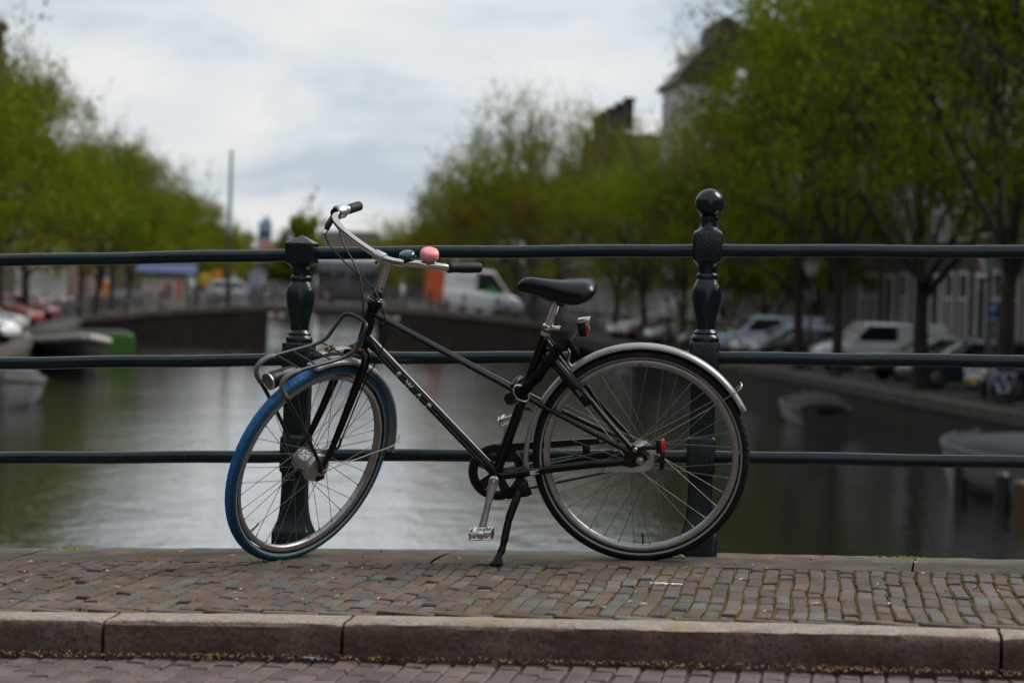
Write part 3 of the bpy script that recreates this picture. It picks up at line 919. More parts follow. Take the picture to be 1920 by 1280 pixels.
# --- mudguards
def mudguard(c, a0, a1, rf, steered, hw=0.0265, taper=0.0):
    n = 80; mb = MB(); rings = []
    for i in range(n + 1):
        t = i / n; a = rad(lerp(a0, a1, t)); r = rf(t)
        d = Vector((math.cos(a), 0, math.sin(a))); ring = []
        endw = min(1.0, 0.55 + min(t, 1 - t) * 40) 
        outer = [(-1, -0.013), (-0.93, -0.006), (-0.72, -0.0015), (-0.35, 0.001), (0, 0.0018), (0.35, 0.001), (0.72, -0.0015), (0.93, -0.006), (1, -0.013)]
        for (u, h) in outer: ring.append(Vector(c) + d * (r + h) + Vector((0, u * hw * endw, 0)))
        for (u, h) in reversed(outer): ring.append(Vector(c) + d * (r + h - 0.0016) + Vector((0, u * hw * endw * 0.96, 0)))
        rings.append(ring)
    mb.loft(rings)
    if steered: steer(mb)
    return mb
obj('mudguard', mudguard((0, 0, 0.35), -7, 156.5, lambda t: 0.3655 + 0.016 * max(0, 1 - t * 3.2) ** 1.5 + 0.004 * t, False), M['fender'], bike, smooth=50)['label'] = 'silver rear mudguard'
obj('mudguard', mudguard((1.094, 0, 0.35), 87, 193, lambda t: 0.3665 + 0.012 * t, True, 0.0275), M['fender'], bike, smooth=50)['label'] = 'silver front mudguard'
for s_ in (1, -1):
    mb = MB(); mb.tube(cr([(0.0135, 0.070 * s_, 0.385), (-0.15, 0.052 * s_, 0.472), (-0.312, 0.030 * s_, 0.5655), (-0.320, 0.012 * s_, 0.572)], 6), 0.0020, 8)
    obj('mudguard_stay', mb, M['spoke'], bike)
    mb = MB(); mb.tube(cr([(1.082, 0.062 * s_, 0.345), (0.90, 0.046 * s_, 0.322), (0.723, 0.030 * s_, 0.300), (0.712, 0.016 * s_, 0.300)], 6), 0.0018, 8)
    obj('mudguard_stay', steer(mb), M['spoke'], bike)
mb = MB(); mb.tube(cr([(-0.312, 0.030, 0.5655), (-0.325, 0.018, 0.580), (-0.322, 0.0, 0.588), (-0.325, -0.018, 0.580), (-0.312, -0.03, 0.5655)], 5), 0.0022, 8)
obj('stay_clip', mb, M['steel'], bike)
mb = MB(); mb.tube(cr([(0.716, 0.010, 0.302), (0.700, 0.016, 0.310), (0.702, 0.010, 0.325), (0.716, 0.004, 0.328)], 5), 0.0016, 8)
obj('stay_clip', steer(mb), M['steel'], bike)

# --- fork
fk = MB()
for s_ in (1, -1):
    fk.tube(cr([(0.893, 0.006 * s_, 0.706), (0.903, 0.030 * s_, 0.697), (0.916, 0.0435 * s_, 0.672), (0.948, 0.0475 * s_, 0.612), (0.992, 0.050 * s_, 0.520), (1.045, 0.0545 * s_, 0.420), (1.091, 0.058 * s_, 0.353)], 6),
            [0.0150] * 8 + [0.0145] * 6 + [0.0140] * 6 + [lerp(0.0135, 0.0085, k / 16) for k in range(17)], 18)
    fk.prism([(1.078, 0, 0.362), (1.087, 0, 0.372), (1.103, 0, 0.362), (1.106, 0, 0.345), (1.094, 0, 0.336), (1.080, 0, 0.344)], (0, 0.0555 * s_, 0), (0, 0.0615 * s_, 0))
fk.tube([HT0 + (HT0 - HT1).normalized() * 0.024, HT0 + (HT0 - HT1).normalized() * 0.002], [0.0225, 0.0235], 20)
fk.tube([HT0, HT1], 0.012, 12)
obj('fork', steer(fk), M['frame_black'], bike, smooth=50)
mb = MB(); mb.lathe([(0.0238, -0.0105), (0.0245, -0.008), (0.0245, -0.003), (0.0236, -0.0005)], HT0, tuple(HT1 - HT0), 28)
obj('headset_race', mb, M['brass'], bike)
mb = MB(); mb.lathe([(0.0238, 0.0005), (0.0248, 0.003), (0.0248, 0.010), (0.0225, 0.013), (0.0225, 0.016), (0.0252, 0.018), (0.0252, 0.0235), (0.020, 0.027), (0.0175, 0.036), (0.0148, 0.046)], HT1, tuple(HT1 - HT0), 28)
obj('headset', steer(mb), M['satin_black'], bike)
mb = MB(); mb.lathe([(0.0262, 0.0165), (0.0275, 0.0172), (0.0275, 0.0185), (0.0262, 0.0192)], HT1, tuple(HT1 - HT0), 32, closed_prof=True)
obj('headset_ring', steer(mb), M['chrome'], bike)

# --- stem and handlebar
axd = (HT1 - HT0).normalized()
st = MB(); st.tube([HT1 + axd * 0.036, Vector((0.8075, 0, 0.968)), Vector((0.806, 0, 0.985)), Vector((0.812, 0, 1.000))], [0.0125, 0.0125, 0.0130, 0.0120], 20)
st.tube(cr([(0.806, 0, 0.986), (0.815, 0, 1.004), (0.832, 0, 1.018)], 4), [0.0125] * 4 + [0.013] * 4 + [0.014], 16)
st.tube([(0.838, -0.021, 1.022), (0.838, -0.019, 1.022), (0.838, 0.019, 1.022), (0.838, 0.021, 1.022)], [0.0155, 0.0168, 0.0168, 0.0155], 24)
obj('stem', steer(st), M['alu'], bike, smooth=45)
mb = MB(); mb.lathe([(0.0035, 0.0), (0.0035, 0.004)], (0.832, 0.0122, 0.910), (0, 1, 0), 10)
obj('stem_plug', steer(mb), M['satin_black'], bike)
mb = MB(); mb.lathe([(0.001, 0.006), (0.005, 0.005), (0.005, -0.004)], (0.852, 0, 1.005), (0.5, 0, -0.8), 10)
obj('stem_bolt', steer(mb), M['satin_black'], bike)
half_bar = [(0.02, .8385, 1.0235), (.05, .8455, 1.0305), (.09, .8555, 1.0435), (.135, .8660, 1.0610), (.175, .8635, 1.0745), (.205, .8475, 1.0785), (.232, .8160, 1.0745), (.253, .7740, 1.0650), (.281, .6680, 1.0460)]
bp = cr([(x, -y, z) for (y, x, z) in reversed(half_bar)] + [(x, y, z) for (y, x, z) in half_bar], 8)
mb = MB(); mb.tube(bp[6:-6], 0.0111, 20)
obj('handlebar', steer(mb), M['chrome'], bike, smooth=60)
for s_ in (1, -1):
    p0, p1 = Vector((0.785, 0.249 * s_, 1.0672)), Vector((0.668, 0.281 * s_, 1.0460))
    if s_ < 0: p0 = p0.lerp(p1, 0.42)
    path = [p0.lerp(p1, t) for t in (0, 0.02, 0.10, 0.2, 0.3, 0.45, 0.65, 0.85, 0.95, 0.985, 1.0)]
    rs = [0.0155, 0.0175, 0.0165, 0.0152, 0.0158, 0.0172, 0.0172, 0.0166, 0.0164, 0.0150, 0.0115]
    if s_ < 0: rs = [0.0155, 0.0160] + [0.0162] * 7 + [0.0148, 0.0115]
    mb = MB(); mb.tube(path, rs, 20)
    obj('grip', steer(mb), M['rubber'], bike, smooth=60)
# gear shifter and brake lever on the far side
gdir = (Vector((0.668, -0.281, 1.0460)) - Vector((0.785, -0.249, 1.0672))).normalized()
g0 = Vector((0.803, -0.244, 1.0715))
mb = MB(); mb.tube([g0 + gdir * t for t in (-0.006, 0.0, 0.012, 0.028, 0.040, 0.048, 0.062)], [0.0150, 0.0185, 0.0225, 0.0235, 0.0200, 0.0165, 0.0160], 20)
sh = obj('gear_shifter', steer(mb), M['alu'], bike, smooth=50)
mb = MB(); mb.tube([g0 + gdir * t for t in (-0.014, -0.005)], [0.0175, 0.0185], 18)
obj('shifter_collar', steer(mb), M['satin_black'], sh)
mb = MB(); mb.box(g0 + gdir * 0.022 + Vector((0.012, 0, 0.0165)), (0.028, 0.024, 0.010), bev=0.004)
obj('gear_window', steer(mb), M['dark_steel'], sh)
lv = MB(); lv.tube(cr([g0 + gdir * -0.010 + Vector((0.016, 0.006, -0.008)), g0 + gdir * -0.02 + Vector((0.038, 0.016, -0.024)), g0 + Vector((0.065, 0.024, -0.034))], 5), [(0.0085, 0.011)] * 6 + [(0.0080, 0.0095)] * 4 + [(0.0065, 0.0070)], 12)
lv.tube(cr([g0 + Vector((0.040, 0.004, -0.022)), g0 + gdir * 0.04 + Vector((0.055, 0.0, -0.026)), g0 + gdir * 0.105 + Vector((0.038, -0.004, -0.020))], 6), [(0.005, 0.008)] * 13, 10)
brk = obj('brake_lever', steer(lv), M['satin_black'], bike, smooth=50)
mb = MB(); mb.tube([g0 + Vector((0.064, 0.0235, -0.0335)), g0 + Vector((0.074, 0.028, -0.038)), g0 + Vector((0.080, 0.031, -0.041))], [0.0058, 0.0052, 0.0036], 12)
obj('cable_adjuster', steer(mb), M['chrome'], brk)
# bells
bm_ = MB(); B1 = Vector((0.8355, 0.2135, 1.1120)); up_b = Vector((0.04, 0.03, 1)).normalized()
prof = [(0.0005, -0.0195), (0.015, -0.0192), (0.0230, -0.0168), (0.0275, -0.0110), (0.0292, -0.0045)]
bm_.lathe(prof, B1, up_b, 40); 
bell = obj('bell', steer(bm_), M['pink'], bike, smooth=60); bell['label'] = 'round pink bell'
bm_ = MB(); bm_.lathe([(0.0292, -0.0038), (0.0298, 0.002), (0.0292, 0.008), (0.0268, 0.0135), (0.0212, 0.0172), (0.013, 0.0187), (0.0005, 0.0190)], B1, up_b, 40)
obj('bell_dome', steer(bm_), M['pink'], bell, smooth=60)
bm_ = MB(); bm_.lathe([(0.028, -0.005), (0.028, -0.0035)], B1, up_b, 40)
obj('bell_seam', steer(bm_), M['satin_black'], bell)
mb = MB(); mb.tube([B1 - up_b * 0.020, B1 - up_b * 0.030], 0.006, 12)
pb = Vector((0.8395, 0.2120, 1.0780))
tb = Vector((-0.42, 0.26, -0.03)).normalized()
mb.tube([pb - tb * 0.005, pb + tb * 0.005], 0.0130, 20); mb.box(pb - Vector((0, 0, 0.014)), (0.008, 0.010, 0.008), bev=0.002)
obj('bell_clamp', steer(mb), M['chrome'], bell)
B2 = Vector((0.8610, 0.142, 1.0905)); up2 = Vector((0.1, -0.15, 1)).normalized()
bm_ = MB(); bm_.lathe([(0.0235, -0.0075), (0.0250, -0.002), (0.0240, 0.0045), (0.0190, 0.0088), (0.010, 0.0108), (0.0005, 0.0112)], B2, up2, 36)
bell2 = obj('bell', steer(bm_), M['teal_gloss'], bike, smooth=60); bell2['label'] = 'small dark teal bell'
mb = MB(); mb.lathe([(0.0005, -0.017), (0.013, -0.0165), (0.021, -0.0085), (0.0225, -0.0075)], B2, up2, 24); mb.box(B2 + Vector((-0.024, 0.010, -0.010)), (0.016, 0.008, 0.006), bev=0.002)
pb = Vector((0.8648, 0.150, 1.0672)); tb = Vector((0.0, 0.05, 0.016)).normalized()
mb.tube([pb - tb * 0.005, pb + tb * 0.005], 0.0128, 18)
obj('bell_base', steer(mb), M['satin_black'], bell2)
# cables
def cable(pts, r=0.0024, mat='satin_black', steered=False, name='cable'):
    mb = MB(); mb.tube(cr(pts, 8), r, 8)
    if steered: steer(mb)
    obj(name, mb, M[mat], bike, smooth=60)
def sp(x, y, z): return tuple(SM @ Vector((x, y, z)))
lev = SM @ (g0 + Vector((0.080, 0.031, -0.041)))
cable([tuple(lev), (1.010, -0.115, 1.040), (0.985, -0.095, 1.012), (0.9394, -0.04, 0.9794), (0.8828, 0.0, 0.9415), (0.8371, 0.03, 0.8938), (0.8122, 0.04, 0.826), (0.8085, 0.046, 0.7575), (0.838, 0.052, 0.6805), (0.8760, 0.056, 0.6163), (0.925, 0.064, 0.505), (0.968, 0.068, 0.408)])
gsh = SM @ (g0 + Vector((0.006, 0.01, -0.024)))
cable([tuple(gsh), (0.966, -0.098, 1.066), (0.9522, -0.08, 1.0347), (0.9198, -0.05, 0.9864), (0.8945, -0.02, 0.9385), (0.8825, 0.016, 0.8737), (0.880, 0.026, 0.815), (0.872, 0.026, 0.775), (0.845, 0.022, 0.712), (0.80, 0.021, 0.652), (0.66, 0.020, 0.497), (0.50, 0.022, 0.322)])
cable([(0.8945, -0.028, 0.885), (0.875, 0.006, 0.872), (0.858, 0.030, 0.866), (0.836, 0.026, 0.868), (0.822, 0.0, 0.874)], 0.0028)
cable([(0.96, 0.069, 0.430), (0.970, 0.069, 0.402), (0.982, 0.068, 0.392)], 0.0042)
cable([(0.20, 0.075, 0.345), (0.12, 0.074, 0.344), (0.03, 0.071, 0.352)], 0.0018)

# --- front rack (turns with the fork)
rk = MB()
def railpath(s_):
    return [(0.972, 0.060 * s_, 0.762), (1.005, 0.060 * s_, 0.7475), (1.045, 0.060 * s_, 0.744), (1.12, 0.060 * s_, 0.750), (1.205, 0.060 * s_, 0.7575), (1.245, 0.060 * s_, 0.7600), (1.274, 0.060 * s_, 0.752),
            (1.287, 0.060 * s_, 0.733), (1.283, 0.060 * s_, 0.708), (1.268, 0.060 * s_, 0.683), (1.19, 0.062 * s_, 0.545), (1.104, 0.065 * s_, 0.372), (1.094, 0.066 * s_, 0.350)]
far = list(reversed(railpath(-1))); near = railpath(1)
hoop = [(0.950, -0.060, 0.790), (0.930, -0.056, 0.812), (0.920, -0.040, 0.823), (0.917, 0.0, 0.826), (0.922, 0.040, 0.826), (0.936, 0.056, 0.820), (0.953, 0.060, 0.796)]
rk.tube(cr(far[:-1] + [(0.985, -0.060, 0.757)] + hoop + [(0.970, 0.060, 0.768), (0.992, 0.060, 0.751)] + near[2:], 6), 0.0062, 14)
for s_ in (1, -1): rk.tube([(1.094, 0.060 * s_, 0.350), (1.094, 0.069 * s_, 0.350)], 0.0115, 14)
rack = obj('front_rack', steer(rk), M['dark_steel'], bike, smooth=60)
for xx, zz_ in ((1.205, 0.7565), (1.14, 0.7515), (1.075, 0.7465), (1.02, 0.7465)):
    mb = MB(); mb.tube([(xx, -0.060, zz_), (xx, 0.060, zz_)], 0.0031, 8)
    obj('cross_bar', steer(mb), M['dark_steel'], rack)
for s_ in (1, -1):
    mb = MB(); mb.tube(cr([(1.214, 0.060 * s_, 0.7583), (1.245, 0.060 * s_, 0.7600), (1.274, 0.060 * s_, 0.752), (1.287, 0.060 * s_, 0.733), (1.283, 0.060 * s_, 0.708), (1.266, 0.060 * s_, 0.680)], 6), 0.0082, 16)
    obj('rubber_sleeve', steer(mb), M['grey_rubber'], rack, smooth=60)
mb = MB(); mb.tube(cr([(0.905, -0.012, 0.700), (0.955, -0.016, 0.722), (1.01, -0.014, 0.733), (1.075, -0.01, 0.742)], 5), [(0.003, 0.011)] * 16, 10)
obj('rack_bracket', steer(mb), M['steel'], rack)
mb = MB(); mb.box((1.02, -0.014, 0.742), (0.030, 0.020, 0.010), bev=0.002); mb.lathe([(0.005, 0.0), (0.005, 0.006)], (1.012, -0.014, 0.746), (0, 0, 1), 8); mb.lathe([(0.005, 0.0), (0.005, 0.006)], (1.030, -0.014, 0.746), (0, 0, 1), 8)
obj('rack_clamp', steer(mb), M['brass'], rack)
# head lamp
HL = Vector((1.272, -0.012, 0.7085)); hd = Vector((1, 0, -0.06)).normalized()
mb = MB(); mb.lathe([(0.0005, -0.105), (0.012, -0.103), (0.018, -0.085), (0.024, -0.045), (0.0275, -0.012), (0.0285, 0.0), (0.0275, 0.006)], HL, hd, 28)
hlamp = obj('head_lamp', steer(mb), M['satin_black'], bike, smooth=60)
mb = MB(); mb.lathe([(0.0270, 0.002), (0.0285, 0.004), (0.0285, 0.0085), (0.0255, 0.0095), (0.0250, 0.006)], HL, hd, 28)
obj('lamp_rim', steer(mb), M['alu'], hlamp)
mb = MB(); mb.lathe([(0.0252, 0.006), (0.020, -0.002), (0.010, -0.008), (0.0005, -0.010)], HL, hd, 28); mb.lathe([(0.0045, -0.008), (0.0045, 0.004), (0.001, 0.006)], HL, hd, 10)
obj('lamp_reflector', steer(mb), M['lamp_lens'], hlamp)
mb = MB(); mb.tube(cr([(1.255, -0.012, 0.683), (1.262, -0.035, 0.668), (1.262, -0.060, 0.668)], 5), 0.005, 10)
obj('lamp_bracket', steer(mb), M['satin_black'], hlamp)

# --- saddle, seat post
SD = MB(); rings = []
stn = [(0.3855, 0.906, 0.006, 0.902), (0.382, 0.917, 0.015, 0.894), (0.374, 0.9265, 0.0205, 0.890), (0.360, 0.9340, 0.0235, 0.886), (0.335, 0.9350, 0.0265, 0.880), (0.305, 0.9300, 0.0320, 0.872), (0.275, 0.9260, 0.0420, 0.861),
       (0.245, 0.9250, 0.0570, 0.851), (0.215, 0.9265, 0.0730, 0.847), (0.190, 0.9285, 0.0830, 0.849), (0.165, 0.9280, 0.0860, 0.857), (0.148, 0.9240, 0.0800, 0.868), (0.138, 0.9150, 0.0660, 0.881), (0.133, 0.902, 0.045, 0.892)]
for (x, zt, hw, zb) in stn:
    ring = []
    m_ = 28
    grv = 0.007 * max(0, min(1, (0.26 - x) / 0.07))
    for k in range(m_):
        g = 2 * PI * k / m_
        cy, sz = math.cos(g), math.sin(g)
        yy = hw * math.copysign(abs(cy) ** 0.75, cy)
        hh = (zt - zb)
        if sz >= 0: z = zb + hh * (0.42 + 0.58 * abs(sz) ** 0.62) - grv * math.exp(-(yy / 0.018) ** 2) * (1 if sz > 0.5 else 0) - 0.012 * max(0, abs(yy) / 0.09) ** 2
        else: z = zb + hh * 0.42 * (1 - abs(sz) ** 0.5)
        ring.append((x, yy, z))
    rings.append(ring)
SD.loft(rings)
obj('saddle', SD, M['saddle'], bike, smooth=75)
sp_ = MB(); pd = (ST_TOP - BB).normalized()
sp_.tube([ST_TOP - pd * 0.02, ST_TOP + pd * 0.068, ST_TOP + pd * 0.075, ST_TOP + pd * 0.098], [0.0132, 0.0132, 0.0115, 0.0110], 20)
obj('seat_post', sp_, M['alu'], bike, smooth=50)
mb = MB(); mb.tube([(0.245, -0.02, 0.858), (0.245, 0.02, 0.858)], 0.016, 18); mb.tube([(0.33, 0.02, 0.882), (0.28, 0.022, 0.862), (0.20, 0.03, 0.860), (0.16, 0.04, 0.872)], 0.0035, 8); mb.tube([(0.33, -0.02, 0.882), (0.28, -0.022, 0.862), (0.20, -0.03, 0.860), (0.16, -0.04, 0.872)], 0.0035, 8)
obj('saddle_clamp', mb, M['dark_steel'], bike)
mb = MB(); mb.tube([ST_TOP - pd * 0.004, ST_TOP - pd * 0.002, ST_TOP + pd * 0.011, ST_TOP + pd * 0.013], [0.0175, 0.0185, 0.0185, 0.0172], 24); mb.box(ST_TOP + pd * 0.004 + Vector((-0.028, 0.0, -0.002)), (0.026, 0.024, 0.013), bev=0.004)
obj('seat_collar', mb, M['chrome'], bike, smooth=45)
mb = MB(); mb.tube([ST_TOP - pd * 0.024, ST_TOP - pd * 0.010], 0.0163, 24)
obj('reflective_band', mb, M['reflex'], bike, smooth=60)

# --- cranks, pedals, chain
def crank(s_, ax, end, label):
    mb = MB(); a, b = Vector(ax), Vector(end)
    path = [a.lerp(b, t) for t in (-0.09, -0.05, 0.0, 0.1, 0.3, 0.6, 0.88, 0.97, 1.03, 1.07)]
    mb.tube(path, [(0.004, 0.008), (0.0075, 0.0145), (0.0085, 0.0165), (0.008, 0.0150), (0.0070, 0.0125), (0.0062, 0.0110), (0.0065, 0.0115), (0.0065, 0.0125), (0.006, 0.0105), (0.004, 0.006)], 18, flat=(0, 1, 0))
    o = obj('crank', mb, M['alu'], bike, smooth=60)
    mb = MB(); mb.lathe([(0.0098, -0.004), (0.0098, 0.0094), (0.0085, 0.0098), (0.006, 0.006), (0.001, 0.006)], a, (0, s_, 0), 20)
    obj('crank_bolt', mb, M['satin_black'], o)
    mb = MB(); mb.lathe([(0.001, 0.0075), (0.004, 0.0072), (0.0055, 0.006)], a, (0, s_, 0), 12)
    obj('bolt_head', mb, M['steel'], o)
    return o
crank(1, (0.4705, 0.072, 0.2880), (0.5090, 0.092, 0.1420), '')
crank(-1, (0.4705, -0.072, 0.2880), (0.4330, -0.092, 0.4340), '')
mb = MB(); mb.tube([(0.4705, -0.07, 0.288), (0.4705, 0.07, 0.288)], 0.009, 12)
obj('bottom_bracket_axle', mb, M['steel'], bike)
gz = (BR_.transposed() @ Vector((0, 0, 1)))     # plumb direction seen from the bicycle
def pedal(c, s_, tilt):
    R = Matrix.Rotation(tilt, 3, 'Y') @ Matrix.Rotation(0.0, 3, 'X')
    c = Vector(c); mb = MB()
    P = lambda x, y, z: c + R @ Vector((x, y * s_, z))
    for y in (-0.028, 0.030):
        for z in (-0.011, 0.011):
            mb.tube([P(-0.034, y, z), P(0.034, y, z)], 0.0036, 8)
    for x in (-0.035, 0.035):
        mb.box(P(x, 0.001, 0), (0.006, 0.064, 0.028), R=R, bev=0.0025)
    mb.tube([P(0, -0.036, 0), P(0, 0.034, 0)], 0.0095, 16)
    mb.lathe([(0.0115, 0.0), (0.0125, 0.006), (0.0095, 0.009), (0.008, 0.006), (0.001, 0.006)], P(0, 0.026, 0), tuple(R @ Vector((0, s_, 0))), 18)
    for x in (-0.02, 0.02):
        mb.lathe([(0.007, 0), (0.007, 0.006), (0.002, 0.007)], P(x, 0.027, 0), tuple(R @ Vector((0, s_, 0))), 12)
        mb.box(P(x, 0.0, 0.0135), (0.010, 0.056, 0.003), R=R); mb.box(P(x, 0.0, -0.0135), (0.010, 0.056, 0.003), R=R)
    mb.box(P(0, 0.030, -0.0005), (0.062, 0.004, 0.006), R=R)
    mb.tube([P(0, -0.052, 0), P(0, -0.034, 0)], 0.006, 12)
    return obj('pedal', mb, M['chrome'], bike, smooth=35)
pedal((0.5080, 0.145, 0.1320), 1, 0.04)
pedal((0.4330, -0.145, 0.4440), -1, 0.35)
RG = Vector((0.4705, -0.046, 0.2880))
mb = MB(); mb.lathe([(0.0745, -0.0015), (0.0745, 0.0015), (0.064, 0.0015), (0.064, -0.0015)], RG, (0, 1, 0), 60, closed_prof=True)
for k in range(5):
    an = 2 * PI * k / 5 + 0.55
    d_ = Vector((math.cos(an), 0, math.sin(an))); t_ = Vector((-math.sin(an), 0, math.cos(an)))
    mb.prism([RG + d_ * 0.012 + t_ * 0.010, RG + d_ * 0.066 + t_ * 0.017, RG + d_ * 0.066 - t_ * 0.017, RG + d_ * 0.012 - t_ * 0.010], (0, -0.0014, 0), (0, 0.0014, 0))
for k in range(38):
    an = 2 * PI * k / 38
    mb.box(RG + Vector((math.cos(an), 0, math.sin(an))) * 0.077, (0.006, 0.002, 0.006), R=Matrix.Rotation(-an, 3, 'Y'))
obj('chainring', mb, M['dark_steel'], bike, smooth=30)
mb = MB()
mb.lathe([(0.0925, -0.007), (0.0945, 0.0), (0.0925, 0.007), (0.070, 0.0085), (0.0685, 0.006), (0.0685, -0.007)], RG + Vector((0, 0.002, 0)), (0, 1, 0), 64, closed_prof=True)
def guard_bar(p0, p1, w0, w1, th=0.010):
    p0, p1 = Vector(p0), Vector(p1); d_ = (p1 - p0).normalized(); nrm = Vector((-d_.z, 0, d_.x))
    mb.prism([p0 + nrm * w0, p1 + nrm * w1, p1 - nrm * w1, p0 - nrm * w0], (0, -th / 2, 0), (0, th / 2, 0))
guard_bar((0.462, -0.047, 0.368), (0.135, -0.047, 0.389), 0.0135, 0.0095)
guard_bar((0.44, -0.047, 0.206), (0.36, -0.047, 0.220), 0.010, 0.008)
obj('chain_guard', mb, M['satin_black'], bike, smooth=40)
mb = MB()
RC = Vector((0.0, -0.046, 0.35))
def chain_run(p0, p1):
    p0, p1 = Vector(p0), Vector(p1); n = int((p1 - p0).length / 0.0127)
    d_ = (p1 - p0).normalized(); an = math.atan2(d_.z, d_.x)
    for k in range(n):
        mb.box(p0.lerp(p1, (k + 0.5) / n), (0.0132, 0.0075 if k % 2 else 0.0055, 0.0085 if k % 2 else 0.0068), R=Matrix.Rotation(-an, 3, 'Y'), bev=0.0015)
chain_run((0.476, -0.046, 0.3645), (0.002, -0.046, 0.3905)); chain_run((0.466, -0.046, 0.2115), (-0.004, -0.046, 0.3095))
for k in range(19):
    an = rad(90 - 180 + 180 * k / 18) ; mb.box(RG + Vector((math.cos(an), 0, math.sin(an))) * 0.0775, (0.0085, 0.006, 0.0098), R=Matrix.Rotation(-an, 3, 'Y'))
for k in range(9):
    an = rad(90 + 180 * k / 8); mb.box(RC + Vector((math.cos(an), 0, math.sin(an))) * 0.0405, (0.0085, 0.006, 0.0098), R=Matrix.Rotation(-an, 3, 'Y'))
obj('chain', mb, M['dark_steel'], bike, smooth=0)
mb = MB(); mb.tube(cr([(0.22, -0.050, 0.337), (0.16, -0.050, 0.342), (0.09, -0.052, 0.350)], 4), [(0.0085, 0.005)] * 9, 10); mb.box((0.178, -0.046, 0.362), (0.024, 0.012, 0.034), bev=0.003)
obj('guard_bracket', mb, M['satin_black'], bike)
# kick stand
mb = MB(); mb.box((0.383, 0.033, 0.2490), (0.044, 0.026, 0.052), R=Matrix.Rotation(0.12, 3, 'Y'), bev=0.008)
mb.tube([(0.383, 0.0, 0.266), (0.383, 0.03, 0.27)], 0.014, 12)
ks = obj('kickstand', mb, M['satin_black'], bike, smooth=40)
mb = MB(); mb.tube(cr([(0.392, 0.040, 0.246), (0.402, 0.050, 0.220), (0.421, 0.064, 0.172), (0.430, 0.074, 0.142), (0.440, 0.088, 0.095), (0.448, 0.098, 0.066), (0.456, 0.107, 0.048)], 4),
                  [0.0125] * 4 + [0.0135] * 6 + [0.0118] * 2 + [0.0125] * 5 + [0.0110] * 3 + [0.0125] * 3 + [0.0095] * 2, 14)
obj('stand_leg', mb, M['satin_black'], ks, smooth=50)
fz = lambda y: 0.0 + y * 0.1657
mb = MB(); mb.loft([[(0.452 + dx_ * 0.010, 0.103 + dy_ * 0.010, 0.060) for dx_, dy_ in ((-1, -1), (1, -1), (1, 1), (-1, 1))],
                    [(0.461 + dx_ * 0.013, 0.110 + dy_ * 0.013, 0.038) for dx_, dy_ in ((-1, -1), (1, -1), (1, 1), (-1, 1))],
                    [(0.466 + dx_ * 0.020, 0.114 + dy_ * 0.018, 0.0245 + dy_ * 0.003) for dx_, dy_ in ((-1, -1), (1, -1), (1, 1), (-1, 1))],
                    [(0.466 + dx_ * 0.020, 0.114 + dy_ * 0.018, 0.0180 + dy_ * 0.003) for dx_, dy_ in ((-1, -1), (1, -1), (1, 1), (-1, 1))]])
obj('stand_foot', mb, M['satin_black'], ks, smooth=30)
# ring lock
mb = MB(); mb.tube(cr([(0.160, 0.052, 0.530), (0.172, 0.053, 0.545), (0.205, 0.052, 0.588), (0.245, 0.049, 0.637), (0.272, 0.042, 0.668), (0.288, 0.022, 0.690), (0.293, 0.0, 0.697), (0.288, -0.022, 0.690), (0.272, -0.042, 0.668), (0.245, -0.049, 0.637), (0.205, -0.052, 0.588), (0.172, -0.053, 0.545), (0.160, -0.052, 0.530)], 5),
                  [(0.006, 0.008)] + [(0.0085, 0.0165)] * 29 + [(0.0085, 0.0165)] * 30 + [(0.006, 0.008)], 16, flat=(0, 1, 0))
lock = obj('ring_lock', mb, M['frame_black'], bike, smooth=60)
vs, fs = text_mesh('AXA', 0.012, 0.02)
mb = MB(); d_ = (Vector((0.172, 0, 0.545)) - Vector((0.245, 0, 0.637))).normalized(); nn_ = Vector((-d_.z, 0, d_.x)); nn_ = nn_ if nn_.z > 0 else -nn_
mb.add([tuple(Vector((0.192, 0.0625, 0.571)) + d_ * u + nn_ * v) for (u, v, _) in vs], fs)
obj('lock_lettering', mb, M['reflex'], lock, smooth=0, fix=False)
# tail reflector on the drop-out
mb = MB(); mb.tube(cr([(0.012, 0.069, 0.386), (-0.02, 0.070, 0.392), (-0.055, 0.070, 0.392)], 4), [(0.007, 0.005)] * 9, 10); mb.box((-0.062, 0.070, 0.3955), (0.022, 0.022, 0.046), bev=0.006); mb.box((-0.070, 0.070, 0.350), (0.016, 0.020, 0.060), R=Matrix.Rotation(-0.07, 3, 'Y'), bev=0.005)
rf_ = obj('tail_reflector', mb, M['satin_black'], bike, smooth=40)
mb = MB(); mb.loft([[(-0.068 - a_, 0.070 + 0.0125 * b_ * math.cos(2 * PI * k / 20), 0.397 + 0.0265 * b_ * math.sin(2 * PI * k / 20)) for k in range(20)] for a_, b_ in ((0, 0.98), (0.006, 1.0), (0.011, 0.85), (0.014, 0.4))])
obj('red_lens', mb, M['red_lens'], rf_, smooth=50)
